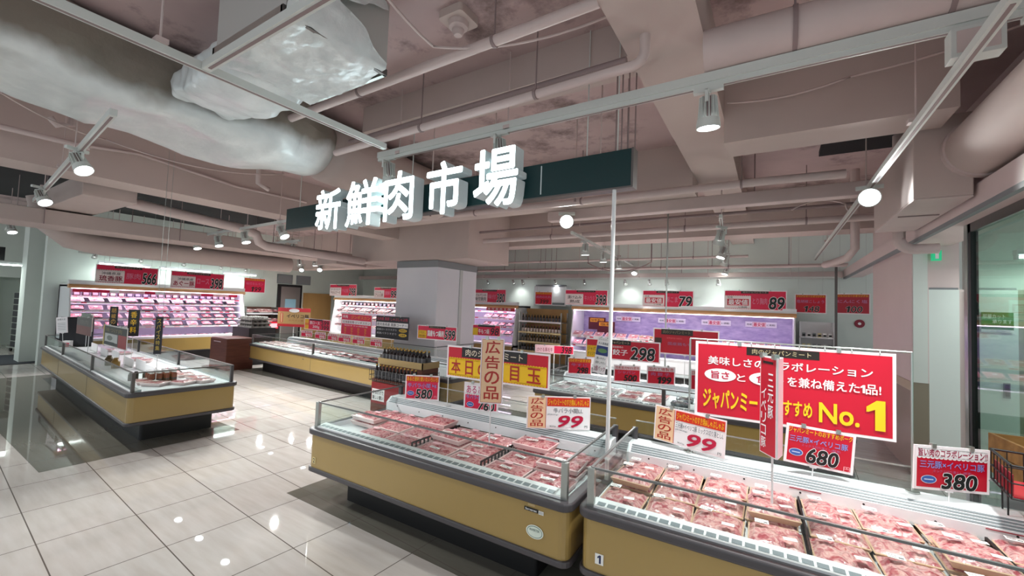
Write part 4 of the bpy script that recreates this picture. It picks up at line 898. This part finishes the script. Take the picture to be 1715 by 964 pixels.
for k, (y, z, n) in enumerate(((.06, .622, 12), (.2, .882, 12), (.32, .882, 12))):
    for i in range(n):
        o = put('sauce_bottle', SBM[0 if k else 0], None, (-5.4 + .06 + i * .078, 4.49 + y, z)); tag(o, 'soy sauce bottle on the %s of the rack, ' % ('lower tier', 'upper tier front line', 'upper tier rear line')[k] + nth(i) + ' from the left', 'bottle')
# brown cabinet, carton stack and dark boxes at the left end of the long row
o = MB().box(-12.15, -11.3, 5.0, 5.62, 0, .78, M_BROWN).box(-12.15, -11.29, 4.985, 5.0, .02, .76, M_BROWN).box(-11.95, -11.6, 4.97, 4.986, .68, .70, M_STEEL).build('brown_cabinet', bevel=.01); tag(o, 'brown wooden cabinet at the far end of the long freezer', 'cabinet')
for k in range(3):
    m = MB()
    for i in range(6):
        for j in range(4): m.lathe([(.05, 0), (.045, .05), (.02, .07), (0, .07)], noisy('egg_carton', '#8d8a86', '#6f6c68', 8, .8), 8, (-.3 + i * .12, -.2 + j * .12, .03))
    m.box(-.38, .38, -.26, .26, 0, .04, noisy('egg_carton', '#8d8a86', '#6f6c68', 8, .8)); o = m.build('egg_tray', None, (-12.3, 6.1, .991 + .102 * k)); tag(o, 'grey pulp tray, %s in the stack by the low shelf' % ('bottom', 'middle', 'top')[k], 'tray')
o = MB().box(-12.75, -11.85, 5.75, 6.45, 0, .99, M_BLACK).box(-12.7, -11.9, 5.74, 5.75, .3, .32, M_STEEL).build('black_counter'); tag(o, 'black counter under the grey pulp trays', 'counter')
# back right rack and boards
KQ = ((.52, 11.15, 0), 0)
r = thing('spice_rack', 'white rack of small spice packets right of the purple chiller', 'rack', *KQ)
for z in (.7, .95, 1.18, 1.42): MB().box(0, .62, 0, .4, z - .02, z, M_CARD).build('shelf_board', r)
MB().box(0, .62, .38, .4, .5, 1.75, M_CARD).build('back_panel', r)
for x in (0, .6): MB().box(x, x + .02, 0, .4, 0, 1.75, M_CARD).build('side_panel', r)
for k, z in enumerate((.7, .95, 1.18, 1.42)):
    for i in range(6):
        o = MB().box(-.03, .03, -.015, .015, 0, .09, R.choice((M_LBLY, M_LBL, M_GREY))).box(-.025, .025, -.018, -.015, .02, .06, M_BLACK).build('spice_packet', None, w2(*KQ, (.08 + i * .093, .05, z))); tag(o, 'small spice packet on the %s board of the white rack, ' % nth(k) + nth(i) + ' from the left', 'packet')
r = thing('meat_counter', 'low counter of dark meat behind the big red board', 'counter', (1.15, 10.6, 0), 0)
MB().box(0, 1.2, 0, .8, 0, 1.0, M_WHITE).build('body', r); MB().box(.0, 1.2, -.02, 0, .95, 1.02, M_STEEL).build('front_rail', r)
for i in range(6):
    o = put('meat_pack', SP[3], None, (1.28 + i * .19, 10.75, 1.001), (.7, 0, .05)); tag(o, 'dark meat pack leaning on the counter behind the big red board, ' + nth(i) + ' from the left', 'meat pack')
# glass panel edge and wall emblem near that counter
o = MB().box(1.05, 1.09, 10.3, 10.36, 0, 3.0, M_RAIL).build('glass_mullion'); tag(o, 'dark vertical mullion between the two right back boards', 'mullion')
o = MB().cyl((1.62, 11.712, 1.75), (1.62, 11.70, 1.75), .09, mat('emblem', '#8f2a3c', .5), 20).cyl((1.62, 11.70, 1.75), (1.62, 11.698, 1.75), .03, M_CARD, 12).build('wall_emblem'); tag(o, 'round dark red emblem on the wall above the meat counter', 'emblem')
# air conditioner and vents on the back wall
r = thing('air_conditioner', 'white wall air conditioner above the bottle shelf', 'air conditioner', (-5.75, 11.45, 2.2), 0)
MB().box(-.55, .55, -.1, .265, -.3, .3, M_WHITE).build('casing', r, bevel=.02); MB().box(-.5, .5, -.105, -.1, -.26, -.2, M_LOUV).box(-.48, .52, -.12, -.02, .3, .34, M_GREY).build('louver', r)
for i, y in enumerate((8.05, 8.75)):
    o = MB().box(-14.9, -14.87, y, y + .55, 2.35, 2.68, M_LOUV).box(-14.87, -14.865, y + .02, y + .53, 2.38, 2.65, M_GREY).build('wall_vent'); tag(o, ('grey vent grille above the steel door' if i == 0 else 'grey vent grille beyond the steel door'), 'vent')
d = struct(MB().box(-14.9, -14.86, 8.08, 8.98, 0, 2.32, M_BLACK).build('door_4')); MB().box(-14.86, -14.84, 8.2, 8.9, 0, 2.24, mat('door_steel', '#8f8a88', .35, .5)).build('leaf', d); MB().box(-14.842, -14.836, 8.35, 8.75, 1.2, 1.8, mat('poster_blue', '#9ccbe0', .5)).build('poster', d)
struct(MB().box(-14.9, -14.86, 9.05, 10.2, 0, 2.05, M_PANEL).build('trim_3'))
# hand truck with stacked dark trays in the left passage
r = thing('hand_truck', 'steel trolley loaded with dark trays in the left passage', 'trolley', (-18.5, 2.9, 0), .2)
for y in (-.2, .2): MB().tube([(.3, y, .1), (.3, y, 1.9), (.22, y, 1.98)], .018, M_STEEL, 8).build('upright', r)
MB().box(-.4, .35, -.3, .3, .1, .14, M_STEEL).build('platform', r)
for x in (-.3, .25):
    for y in (-.24, .24): MB().cyl((x, y - .02, .05), (x, y + .02, .05), .05, M_BLACK, 14).build('wheel', r)
for z in (.5, .9, 1.3, 1.7): MB().cyl((.3, -.2, z), (.3, .2, z), .012, M_STEEL, 8).build('rung', r)
for k in range(9):
    o = MB().box(-.3, .26, -.26, .26, 0, .16, mat('crate_dark', '#2c2d33', .5)).box(-.32, .28, -.28, .28, .15, .17, M_STEEL).build('crate', None, (-18.5, 2.9, .141 + .175 * k), (0, 0, .2)); tag(o, 'dark crate on the passage trolley, ' + nth(k) + ' from the bottom', 'crate')
o = MB().box(-17.6, -15.4, 1.4, 2.7, .0016, .012, mat('mat_dark', '#2c3038', .8)).build('door_mat', bevel=.004); tag(o, 'dark floor mat in the left passage', 'mat')
# right edge: wooden crate on a stand, wire basket on the freezer end
r = thing('wooden_crate', 'brown wooden crate at the right edge behind freezer 1', 'crate', (1.4, 4.05, .78), .1)
for i, z in enumerate((0, .14)):
    MB().box(0, .7, 0, .02, z, z + .132, M_CRATE).box(0, .7, .43, .45, z, z + .132, M_CRATE).box(0, .02, .02, .43, z, z + .132, M_CRATE).box(.68, .7, .02, .43, z, z + .132, M_CRATE).build('slat', r)
MB().box(.02, .68, .02, .43, 0, .015, M_CRATE).build('bottom_board', r)
o = MB().box(1.42, 2.05, 4.12, 4.5, 0, .76, M_GREY).box(1.38, 2.1, 4.1, 4.55, .76, .779, M_GREY).build('crate_stand'); o['label'] = 'grey stand under the wooden crate at the right edge'; o['category'] = 'stand'
r = thing('wire_basket', 'black wire basket with red lining at the far end of freezer 1', 'basket', (1.07, 3.28, .94), -.1)
m = MB()
for z in (0, .08, .17):
    for a, b in (((0, 0), (.5, 0)), ((.5, 0), (.5, .36)), ((.5, .36), (0, .36)), ((0, .36), (0, 0))): m.cyl((*a, z), (*b, z), .004 if z < .1 else .007, M_BLACK, 6)
for i in range(9): m.cyl((i * .0625, 0, 0), (i * .0625, 0, .17), .0025, M_BLACK, 5).cyl((i * .0625, .36, 0), (i * .0625, .36, .17), .0025, M_BLACK, 5)
for i in range(7): m.cyl((0, i * .06, 0), (0, i * .06, .17), .0025, M_BLACK, 5)
for x, y in ((.03, .3), (.25, .3), (.03, .2), (.47, .2)): m.cyl((x, y, -.147), (x, y, 0), .004, M_BLACK, 6)
m.build('wires', r); MB().box(.01, .49, .01, .35, .005, .012, M_RED).box(.006, .012, .02, .34, .01, .12, mat('placard_red', '#8e2028', .4)).build('lining', r)
# things on the right end wall
o = MB().box(1.62, 1.70, 6.84, 6.9, 2.58, 2.7, mat('exit_green', '#1d9a6a', .4, 0, .5)).box(1.645, 1.675, 6.835, 6.84, 2.6, 2.68, M_CARD).build('exit_sign'); tag(o, 'small green exit sign above the sliding door', 'sign')
# ------------------------------------------------------------------ price boards and cards
YL = '#f2c21a'; OR = '#f08a1c'; BK = '#151314'; WH = '#f6f3f4'; CR = '#c01440'; BL = '#7f9be0'; RD = '#c8102e'; BG = '#f0c9a0'; DR = '#b3261c'; PK = '#e01f4c'
OUT = dict(out=WH, ow=.055, b=.03, sh=.12)
T = lambda s, x0, y0, x1, y1, c, **o: ('t', s, x0, y0, x1, y1, c, o)
def ovals(x, y): return [('e', x, y, .105, .095, '#d8e0f0'), ('e', x, y, .095, .083, '#3f62b0'), ('r', x - .06, y - .012, x + .06, y + .012, '#c9d6ee')]
# freezer 2
sign('price_card', 'red card reading 580 on the aisle end of freezer 2', -3.17, 3.32, .937, .5, .37, .264,
     [('r', .03, .74, .97, .95, '#d43a1c'), T('あると便利 使いたいろいろ', .05, .76, .95, .94, YL), T('牛バラ小間', .08, .5, .74, .68, BL), T('㎏', .8, .52, .92, .66, BL)] + ovals(.17, .27) + [T('580', .32, .08, .8, .44, BK, **OUT), T('円', .86, .1, .94, .2, '#f0a0b0')], PK, pole=(.0, .7915))
sign('price_card', 'red and white card reading 760 behind the tall advert card', -2.41, 3.345, .945, .22, .366, .265,
     [('s', .04, .58, .96, .95, WH), T('あると便利!', .08, .6, .92, .9, '#c0206a'), T('牛バラ小間', .08, .4, .6, .54, BL)] + ovals(.2, .2) + [T('760', .45, .04, .9, .34, BK, **OUT)], PK, pole=(-.04, .7915))
sign('advert_card', 'tall beige card with 広告の品 standing in freezer 2', -1.96, 2.86, 1.304, .5, .193, .536,
     [('r', .05, .018, .95, .982, DR), ('r', .062, .023, .938, .977, BG), T('広告の品', .2, .04, .82, .97, DR, v=1, b=.02)], BG, pole=(-.0, .69), pole_r=.006)
sign('promo_board', 'wide yellow and red board reading 本日の超目玉 behind freezer 2', -2.278, 3.375, 1.258, .067, 1.155, .325,
     [('s', .025, .09, .975, .6, '#f6c614'), ('r', .16, .66, .8, .97, '#221a1c'), T('肉のジャパンミート', .2, .71, .76, .92, '#e8d9c0'),
      T('本', .055, .14, .15, .56, DR, b=.022), T('日', .205, .14, .28, .56, DR, b=.022), T('の', .335, .16, .42, .52, DR, b=.022), T('超', .49, .14, .585, .56, DR, b=.022), T('目', .65, .14, .73, .56, DR, b=.022), T('玉', .805, .14, .925, .56, DR, b=.022)], RD,
     pole=(-.56, .7915), foot=.04)
adv = lambda t1, t2, t3: [('r', .02, .03, .3, .97, BG), T('広告の品', .06, .05, .255, .95, DR, v=1), ('r', .295, .03, .303, .97, DR), ('r', .315, .7, .985, .965, '#d4321c'), T('ジャパンミートのすき焼&しゃぶしゃぶ', .33, .73, .97, .93, YL),
     T(t1, .42 if len(t1) < 9 else .32, .5, .88 if len(t1) < 9 else .97, .65, '#3a3f4a', b=0), T(t2, .32, .42, .49, .475, '#555a64', b=0), T('99', .5, .07, .88, .42, CR, b=.025, sh=.25), T('100g', .36, .06, .46, .11, '#777777', b=0), T('円', .91, .06, .955, .13, '#333333')]
sign('advert_card', 'white card reading 99 with a beige 広告の品 strip, at the white pole end of freezer 2', -1.548, 3.3, .945, .593, .549, .277, adv('牛バラ小間LL', '(約1.5kg)', 0), WH, pole=(.1, .7915))
# freezer 1
sign('advert_card', 'white card reading 99 with a beige 広告の品 strip, slanting in freezer 1', -.531, 3.44, .956, -.162, .524, .272, adv('三元豚×イベリコ豚 ミックス切り落としL', '(約800g)', 0), WH, roll=.044, pole=(.03, .75))
r = thing('folded_card', 'narrow red folded card with 三元豚イベリコ豚 standing in freezer 1', 'sign', (-.015, 2.95, 1.309), -.98)
board(r, .15, .58, [('r', .2, .93, .8, .955, BK), T('三元豚', .52, .36, .84, .84, WH, v=1), T('イベリコ豚', .12, .05, .42, .68, WH, v=1)], RD, rim=.006)
MB().box(0, .12, -.003, .003, -.29, .29, M_CARD).box(.006, .114, -.0045, -.003, -.285, .285, M_LBLP).build('side_flap', r, (.077, .004, 0), (0, 0, 2.32))
MB().box(0, .115, -.003, .003, -.29, .29, M_CARD).build('side_flap', r, (-.077, .006, 0), (0, 0, .86))
MB().cyl((0, .03, -.575), (0, .03, .25), .0065, M_WHITEP, 10).cyl((0, .03, -.7), (0, .03, -.575), .012, M_WHITEP, 10).build('stem', r)
MB().box(-.07, -.04, -.01, .02, .28, .31, M_STEEL).build('clip', r); MB().box(.04, .07, -.01, .02, .28, .31, M_STEEL).build('clip', r)
# the big red board
r = sign('promo_board', 'biggest red board with white ovals and yellow No.1 behind freezer 1', .09, 3.485, 1.36, .08, 1.16, .55,
     [('r', .29, .86, .66, .965, '#221a14'), T('肉のジャパンミート', .32, .88, .62, .945, '#c8b890', b=0), T('美味しさのコラボレーション', .075, .7, .9, .81, WH, b=.018),
      ('e', .145, .565, .09, .085, WH), T('旨さ', .095, .515, .195, .615, CR, b=.03), T('と', .24, .51, .285, .6, WH, b=.018), ('e', .395, .565, .09, .085, WH), T('食感', .345, .515, .445, .615, CR, b=.03), T('を兼ね備えた1品!', .505, .51, .935, .63, WH, b=.018),
      T('ジャパンミート', .05, .12, .4, .37, '#f4cf1e', b=.03), T('おすすめ', .435, .15, .625, .33, '#f4cf1e', b=.025), T('No.', .66, .12, .84, .35, '#f4cf1e', b=.025), T('1', .875, .11, .95, .44, '#f4cf1e', b=.02)], RD)
m = MB()
m.cyl((-.62, .02, -.562), (-.62, .02, .29), .007, M_STEEL, 8).cyl((.66, .02, -.562), (.66, .02, .29), .007, M_STEEL, 8).cyl((-.62, .02, .29), (.66, .02, .29), .006, M_STEEL, 8)
for x in (-.62, .66): m.cyl((x, .02, -.568), (x, .02, -.56), .035, M_STEEL, 14)
for i in range(8): m.tube([(-.5 + i * .143, .02, .29), (-.5 + i * .143, -.004, .282), (-.5 + i * .143, -.004, .262)], .003, M_STEEL, 6)
m.build('display_frame', r)
sign('price_card', 'red card reading 680 below the No.1 board', .272, 3.465, .982, .149, .38, .258,
     [T('ジャパンミートのおすすめポーク', .04, .8, .95, .94, YL), T('三元豚×イベリコ豚', .06, .57, .9, .72, BL), T('ミックス切り落とし(解凍)', .25, .47, .8, .545, '#a86fa0', b=0)] + ovals(.17, .3) + [T('680', .33, .1, .78, .46, BK, **OUT), T('円', .86, .07, .95, .18, '#f0b0b8')], RD, roll=.07, pole=(-.02, .7915))
sign('price_card', 'red card reading 380 with a white top band in freezer 1', .905, 3.5, .984, .5, .42, .256,
     [('s', .035, .74, .965, .94, WH), T('旨い肉のコラボレーション!!', .05, .76, .96, .93, '#a03050', b=.03), T('三元豚×イベリコ豚', .07, .5, .92, .66, BL), T('ミックス切り落とし(解凍)', .25, .4, .75, .47, '#a86fa0', b=0)] + ovals(.19, .24) + [T('380', .36, .06, .82, .4, BK, **OUT)], RD, roll=.03, pole=(0, .7915))
# freezer with gyoza
sign('price_board', 'wide red board reading 298 with 餃子 in the middle freezer', -1.92, 6.25, 1.242, .137, 1.103, .307,
     [('r', .25, .76, .62, .98, '#221a1c'), T('肉のジャパンミート', .27, .8, .6, .94, '#d8cba8', b=0), ('s', .02, .1, .18, .62, '#e8b818'), T('ジャパン', .03, .38, .17, .58, '#1f4a20'), T('オリジナル', .03, .15, .17, .33, '#1f4a20'), T('国産豚肉の', .38, .6, .52, .7, WH, b=0), T('餃子', .38, .26, .58, .54, WH, b=.018), T('298', .62, .1, .93, .68, BK, **OUT)], RD, pole=(0, .652), foot=True)
sign('leaflet', 'slanted white leaflet with a blue band in the middle freezer', -2.162, 6.05, 1.159, .423, .192, .539,
     [T('ジャパンミート', .08, .91, .92, .965, '#444444', b=0), T('大人気商品!', .1, .8, .9, .87, '#333344'), ('r', .03, .5, .97, .76, '#2c3a78'), ('e', .5, .63, .36, .06, '#5f8a5a'), T('使いやすい', .15, .38, .85, .45, '#333333'), T('保存しやすい', .12, .26, .88, .33, '#333333'), T('2個パック', .08, .06, .92, .2, '#7a1838')], WH, roll=.148, pole=(0, .652))
sm = lambda top, mid, pr, tc=None: [('r', .03, .72, .97, .95, tc or '#e8d8dc'), T(top, .06, .75, .94, .92, DR if not tc else YL), T(mid, .15, .48, .8, .66, '#a06898'), T(pr, .38, .07, .86, .42, BK, sh=.15, b=.04)]
sign('price_card', 'small red card reading 298 with an orange top band', -2.527, 6.1, .955, .465, .367, .254, sm('バイヤーおすすめ', '牛すじ', '298', '#d4581c'), RD, pole=(0, .652))
sign('price_card', 'small red card reading 500 under the gyoza board', -1.786, 6.1, .926, .454, .383, .247, sm('国産豚肉100%使用', 'シャパン', '500'), RD, pole=(0, .652))
sign('price_card', 'small red card reading 199 right of the white pole', -1.309, 6.1, .955, .407, .381, .257, sm('国内工場製造', '肉 餃 子', '199'), RD, pole=(0, .652))
sign('price_card', 'small red card half hidden by the left edge of the No.1 board', -.766, 6.1, .957, .434, .333, .276, sm('国内製造', 'しゅうまい', '299'), RD, pole=(0, .652))
sign('price_board', 'plain red board with a black band hung above the middle freezer', -1.07, 6.5, 1.413, 0, .9, .379,
     [('r', .13, .76, .62, .97, '#2a1c16'), T('肉のジャパンミート', .16, .8, .58, .93, '#8a7a5a', b=0), T('お弁当やおつまみに', .22, .6, .46, .66, '#e06a70', b=0), T('国産鶏もも', .24, .36, .6, .48, '#9a6080'), ('r', .03, .4, .14, .62, '#3a2418')], '#b50d24', pole=(0, .7915), foot=.04)
sign('price_board', 'low pink board reading 398 behind the yellow 超目玉 board', -3.562, 7.3, 1.04, .377, .747, .16, [('r', .02, .08, .5, .92, '#f2c8d0'), T('かける黒毛牛', .06, .2, .46, .7, '#a03050'), T('398', .68, .1, .95, .85, BK, sh=.15)], PK, pole=(0, 0), foot=.12, pole_r=.008)
sign('price_board', 'red and yellow board reading 98 at the column corner', -4.9, 6.9, 1.335, .3, .6, .23, [('r', .2, .8, .8, .96, BK), ('r', .02, .08, .2, .7, YL), T('牛もつ鍋', .22, .2, .6, .62, WH, b=.018), T('98', .66, .12, .94, .74, BK, sh=.15)], PK, pole=(0, 0), foot=.12, pole_r=.008)
# the long freezer
sign('price_board', 'red board reading 599 with a yellow burst at the column', -5.6, 6.2, 1.262, .15, .92, .28, [('r', .3, .82, .72, .97, BK), T('肉のジャパンミート', .33, .84, .69, .95, '#b8a888', b=0), ('s', .03, .12, .24, .6, YL), T('いちおし', .05, .38, .22, .56, '#a05a10'), T('特価!', .05, .16, .22, .33, '#a05a10'), T('国産もつ鍋用', .27, .25, .68, .66, WH, b=.04), T('599', .7, .12, .96, .72, BK, **OUT)], PK, pole=(.0, .7915), foot=.04)
sign('price_board', 'black board with two gold ovals left of the column', -6.934, 6.25, 1.288, .012, 1.0, .484, [T('九州産 黒豚 しゃぶしゃぶ用', .03, .8, .96, .94, '#c02a4a'), ('r', .02, .52, .98, .72, WH), T('鹿児島県産 黒豚コーナー', .04, .55, .95, .69, '#4a4a58'), T('黒豚ロースうすぎり', .04, .35, .65, .44, '#d0d0d4', b=0), T('黒豚バラうすぎり', .04, .18, .65, .27, '#d0d0d4', b=0), ('e', .84, .4, .12, .075, '#e8c040'), ('e', .84, .2, .12, .075, '#e8c040'), T('数量限定', .75, .36, .93, .44, BK), T('お買得', .77, .16, .91, .24, BK)], '#1d1c24', edge='#1d1c24', pole=(0, .7915), foot=True)
sign('price_board', 'red board reading ジンギスカン on the long freezer', -8.231, 6.33, 1.271, -.1, 1.27, .517, [T('ジンギスカン', .34, .76, .94, .92, OR, b=.04), T('羊肉', .05, .78, .22, .92, WH), ('r', .03, .52, .97, .7, WH), T('北海道名物 ジンギスカン', .06, .55, .94, .67, '#803040'), T('味付きラム肉各種', .12, .42, .88, .48, WH, b=0)] + [T('百グラム', .12 + .22 * i, .06, .19 + .22 * i, .36, YL, v=1) for i in range(4)], PK, pole=(0, .7915), foot=True)
sign('price_board', 'red board with two stacked prices on the far half of the long freezer', -9.875, 6.42, 1.183, -.01, 1.12, .288, [('r', .2, .84, .7, .97, '#3a1018'), ('r', .02, .05, .17, .95, YL), ('r', .02, .4, .17, .6, OR), T('豚ロース', .22, .5, .6, .78, WH, b=.018), T('200g', .34, .14, .6, .42, WH), T('599', .66, .5, .95, .88, BK, sh=.1), T('399', .66, .08, .95, .46, BK, sh=.1)], PK, pole=(0, .7915), foot=True)
sign('price_board', 'kraft board with red border and イベリコ豚 at the far left of the freezer row', -11.494, 6.75, 1.296, .4, 1.02, .53, [('r', .0, .8, 1, 1, '#c8303a'), ('r', 0, 0, 1, .14, '#c8303a'), ('r', .08, .2, .16, .72, '#c8303a'), ('r', .1, .22, .14, .7, '#d8b888'), ('e', .5, .86, .16, .1, WH), T('イベリコ豚', .28, .46, .96, .66, '#3a2a20', b=.03), T('スペイン産', .34, .3, .8, .38, '#a05030', b=0)], '#c09a64', edge='#c09a64', pole=(0, 0), foot=.15, pole_r=.01)
for i, x in enumerate((-10.3, -9.65, -9.1, -8.6, -8.05, -7.4)):
    sign('small_card', 'small pink card along the back of the long freezer, ' + nth(i) + ' from the far left', x, 5.47 - .06 * (x + 11.2) + 1.0, .93, .3 - .1 * (i % 3), .34, .16, [('r', .04, .6, .96, .92, '#f2d2d8'), T('お買得品', .1, .64, .9, .88, '#b02048'), T('198', .4, .1, .9, .5, WH)], PK, pole=(0, .7915), clips=False)
# boards above the wall chillers
def hdr(ttl, a, pr, extra=(), y2=None): return [('r', .28, .84, .72, .96, '#3a1c20'), T('肉のジャパンミート', .31, .86, .69, .945, '#c8b8a0', b=0), ('s', .015, .08, .44, .7, '#f4e6e4')] + (list(a)) + [T(ttl, .47, .3, .7, .62, '#e07a98', b=.02), T(pr, .73, .08, .965, .66, BK, **OUT)] + list(extra)
sai = [('r', .05, .22, .41, .56, '#c83040'), T('最安値', .07, .25, .39, .53, WH, b=.018), T('地域', .05, .59, .14, .68, BK, b=0), T('に挑戦', .24, .1, .38, .19, BK, b=0)]
sign('price_board', 'red board reading 380 on the chiller half hidden by the column', -7.55, 10.72, 2.14, .05, 1.2, .43, hdr('味付', [T('ジャパンの', .05, .46, .4, .64, '#444444'), T('味付焼肉', .05, .14, .4, .42, '#333333')], '380'), PK)
sign('price_board', 'small red board reading 399 above the sauce bottle shelf', -5.724, 10.9, 2.118, .145, .539, .388, [('r', .04, .78, .96, .95, '#c85a20'), T('ジャパンオリジナル', .08, .8, .92, .93, YL), T('焼肉のたれ', .08, .5, .92, .68, '#c070a0'), T('399', .28, .08, .8, .4, BK, sh=.15)], RD, hang=4.0)
sign('price_board', 'red 漬け込み熟成 board over the left end of the purple chiller', -4.33, 10.735, 2.16, .007, 1.237, .423, hdr('牛ハラミ', [T('漬け込み', .06, .4, .4, .62, '#4a3038'), T('熟成', .12, .13, .36, .34, '#4a3038')], '398'), PK)
sign('price_board', 'red 最安値 board over the middle of the purple chiller', -2.19, 10.735, 2.17, .1, 1.19, .415, hdr('豚こま', sai, '79'), PK)
sign('price_board', 'red 最安値 board over the right end of the purple chiller', -.33, 10.735, 2.18, .05, 1.205, .44, hdr('とり胸肉', sai, '89'), PK)
j = lambda pr, md: [('r', .03, .82, .97, .96, '#b8451c'), T('ジャパンミートオリジナル', .06, .84, .94, .945, YL), T(md, .06, .54, .92, .7, '#c07aa8'), T(pr, .3, .08, .78, .38, BK, sh=.15, out='#e8b8b8', ow=.04)]
sign('price_board', 'red board reading 148 over the white spice rack', .702, 10.99, 2.139, .048, .561, .412, j('148', '塩胡椒こしょう'), RD, hang=4.0)
sign('price_board', 'red board reading 100 behind the dark mullion', 1.413, 11.0, 2.158, -.2, .553, .422, j('100', 'にんにく塩'), '#b01830', hang=4.0)
sign('price_board', 'red 琉香豚 board over the left wall chiller, nearer the passage', -13.85, 3.75, 2.26, PI / 2, 1.21, .46, hdr('豚肉', [T('沖縄県産', .09, .46, .38, .62, '#444444'), T('琉香豚', .06, .14, .41, .42, '#8a1c34', b=.03)], '566'), PK, hang=4.0)
sign('price_board', 'red あぐー豚 board over the left wall chiller, nearer the steel door', -13.85, 5.28, 2.235, PI / 2, 1.3, .465, hdr('ロース', [T('沖縄県産', .12, .46, .4, .62, '#444444'), T('あぐー豚', .05, .14, .42, .42, '#a02040', b=.03)], '398'), PK, hang=4.0)
sign('price_board', 'red board reading 199 between the left chiller and the steel door', -14.05, 6.9, 2.2, PI / 2, .65, .47, [('r', .04, .8, .96, .95, '#c8542a'), T('ジャパンオリジナル', .08, .83, .92, .93, YL), T('味付ホルモン', .1, .52, .9, .7, '#e06a98'), T('199', .34, .08, .8, .4, BK, sh=.15)], PK, hang=4.0)
sign('price_board', 'red board reading 298 at the far left end of the back chiller', -12.9, 9.3, 2.19, .0, 1.5, .41, hdr('牛切落', [T('オーストラリア', .05, .46, .4, .62, '#444444'), T('牛ももステーキ', .05, .14, .4, .42, '#803030')], '298'), PK)
sign('price_board', 'red board reading 99 just left of the column', -10.7, 9.31, 2.13, .05, 1.05, .36, hdr('豚', [T('うちなー', .05, .46, .4, .62, '#444444'), T('アロエ豚', .05, .14, .4, .42, '#803030')], '99'), PK)
# strip cards inside the purple chiller
for i, (x, w_) in enumerate(((-3.38, .68), (-2.23, .68), (-1.18, .66), (-.22, .64))):
    sign('strip_card', 'white 最安値 strip card in the purple chiller, ' + nth(i) + ' from the left', x, 11.5, 1.615 + .005 * i, 0, w_, .13, [('r', .24, .1, .66, .9, '#c83058'), ('r', .25, .14, .65, .86, '#f8e8f0'), T('最安値', .27, .18, .63, .82, '#c83058', b=.03), T('地域', .05, .3, .21, .66, '#333344'), T('に挑戦!', .69, .3, .95, .66, '#333344')], '#f0eaf8', edge='#f0eaf8', clips=False)
sign('advert_card', 'small white card reading 69 on the purple chiller shelf', -2.67, 10.82, 1.12, .1, .42, .2, [('r', .02, .04, .2, .96, BG), ('r', .22, .7, .98, .96, '#e0a070'), T('69', .42, .12, .78, .6, '#333333', sh=.2)], WH, clips=False)
for i, (x, t_) in enumerate(((-4.2, '味噌漬け'), (-3.9, '塩麹'))):
    sign('strip_card', ('higher' if i == 0 else 'lower') + ' dark maroon hanging card with ' + t_ + ' in the purple chiller', x, 11.3 - .1 * i, 1.45 - .1 * i, 0, .5, .34, [('r', .1, .62, .9, .92, '#e0982c'), T(t_, .16, .66, .84, .88, '#402010')], '#5a1a28', edge='#5a1a28', clips=False)
# island cards
vc = lambda t, c=YL: [('r', .08, .02, .92, .98, '#17151a'), T(t, .22, .08, .78, .94, c, v=1)]
sign('vertical_card', 'black vertical card with gold lettering nearest the end of the island', -6.75, 2.17, 1.295, .742, .085, .484, vc('スパイス特集', '#c8a83c'), '#2a2030', edge='#2a2030', pole=(0, .651), clips=False, hang=4.0)
sign('vertical_card', 'black vertical card with yellow lettering in the middle of the island', -9.0, 2.55, 1.33, .9, .15, .44, vc('香辛料', YL), '#17151a', edge='#17151a', pole=(0, .651), clips=False)
sign('vertical_card', 'black vertical card with a red foot farther along the island', -9.6, 2.45, 1.36, .85, .113, .447, vc('胡椒の実', '#d0a040') + [('r', .1, .03, .9, .18, '#7a2028')], '#17151a', edge='#17151a', pole=(0, .651), clips=False)
pb = [('r', .06, .62, .97, .95, '#2e2a28'), ('r', .08, .2, .62, .6, '#c9cbc8'), ('r', .1, .08, .5, .22, '#30383a'), ('r', .66, .04, .98, .62, '#a42c30'), ('r', 0, 0, .04, 1, '#d8c070'), T('味つけ肉', .12, .68, .8, .88, '#8a7a50'), ('e', .3, .4, .12, .12, '#7a8078')]
sign('picture_board', 'photo board with a dark top and red panel at the near half of the island', -9.12, 2.36, 1.1, -.02, 1.22, .35, pb, '#4a4442', edge='#e6e2de', pole=(.5, .651), pole_r=.006)
sign('picture_board', 'photo board shading from dark grey to red in the middle of the island', -11.0, 2.4, 1.17, 0, .9, .33, [('r', .0, .5, 1, 1, '#4a4746'), ('r', .0, .0, 1, .5, '#6a3434'), T('焼肉', .2, .6, .8, .85, '#6a6460')], '#4a4746', edge='#d8d4d0', pole=(.3, .651), pole_r=.006)
sign('picture_board', 'photo board with red edge near the passage end of the island', -12.3, 2.72, 1.17, 0, .8, .36, [('r', .0, .35, .8, 1, '#56605a'), ('r', .7, 0, 1, .7, '#a03040'), ('e', .4, .3, .2, .14, '#a08070')], '#5a4a4a', edge='#d8d4d0', pole=(.0, .651), pole_r=.006)
sign('leaflet', 'white leaflet leaning at the passage end of the island', -12.2, 2.34, 1.12, .6, .22, .32, [T('お知らせ', .15, .8, .85, .92, '#777777')] + [('r', .15, .2 + .1 * k, .85, .23 + .1 * k, '#b8b8b8') for k in range(5)], WH, roll=-.1, pole=(0, .651), clips=False)
# end wall
sign('door_notice', 'green notice on the white sliding door', 2.155, 6.885, 1.87, 0, .25, .225, [('r', .0, .14, 1, 1, '#3f8f4a'), ('r', 0, .14, 1, .4, '#2f7a3a'), T('部屋カット', .05, .68, .75, .9, '#e8f2e0'), T('承ります', .35, .44, .95, .64, '#f4f8f0'), T('お気軽に', .3, .03, .9, .1, '#888888', b=0)], WH, edge=WH, clips=False)
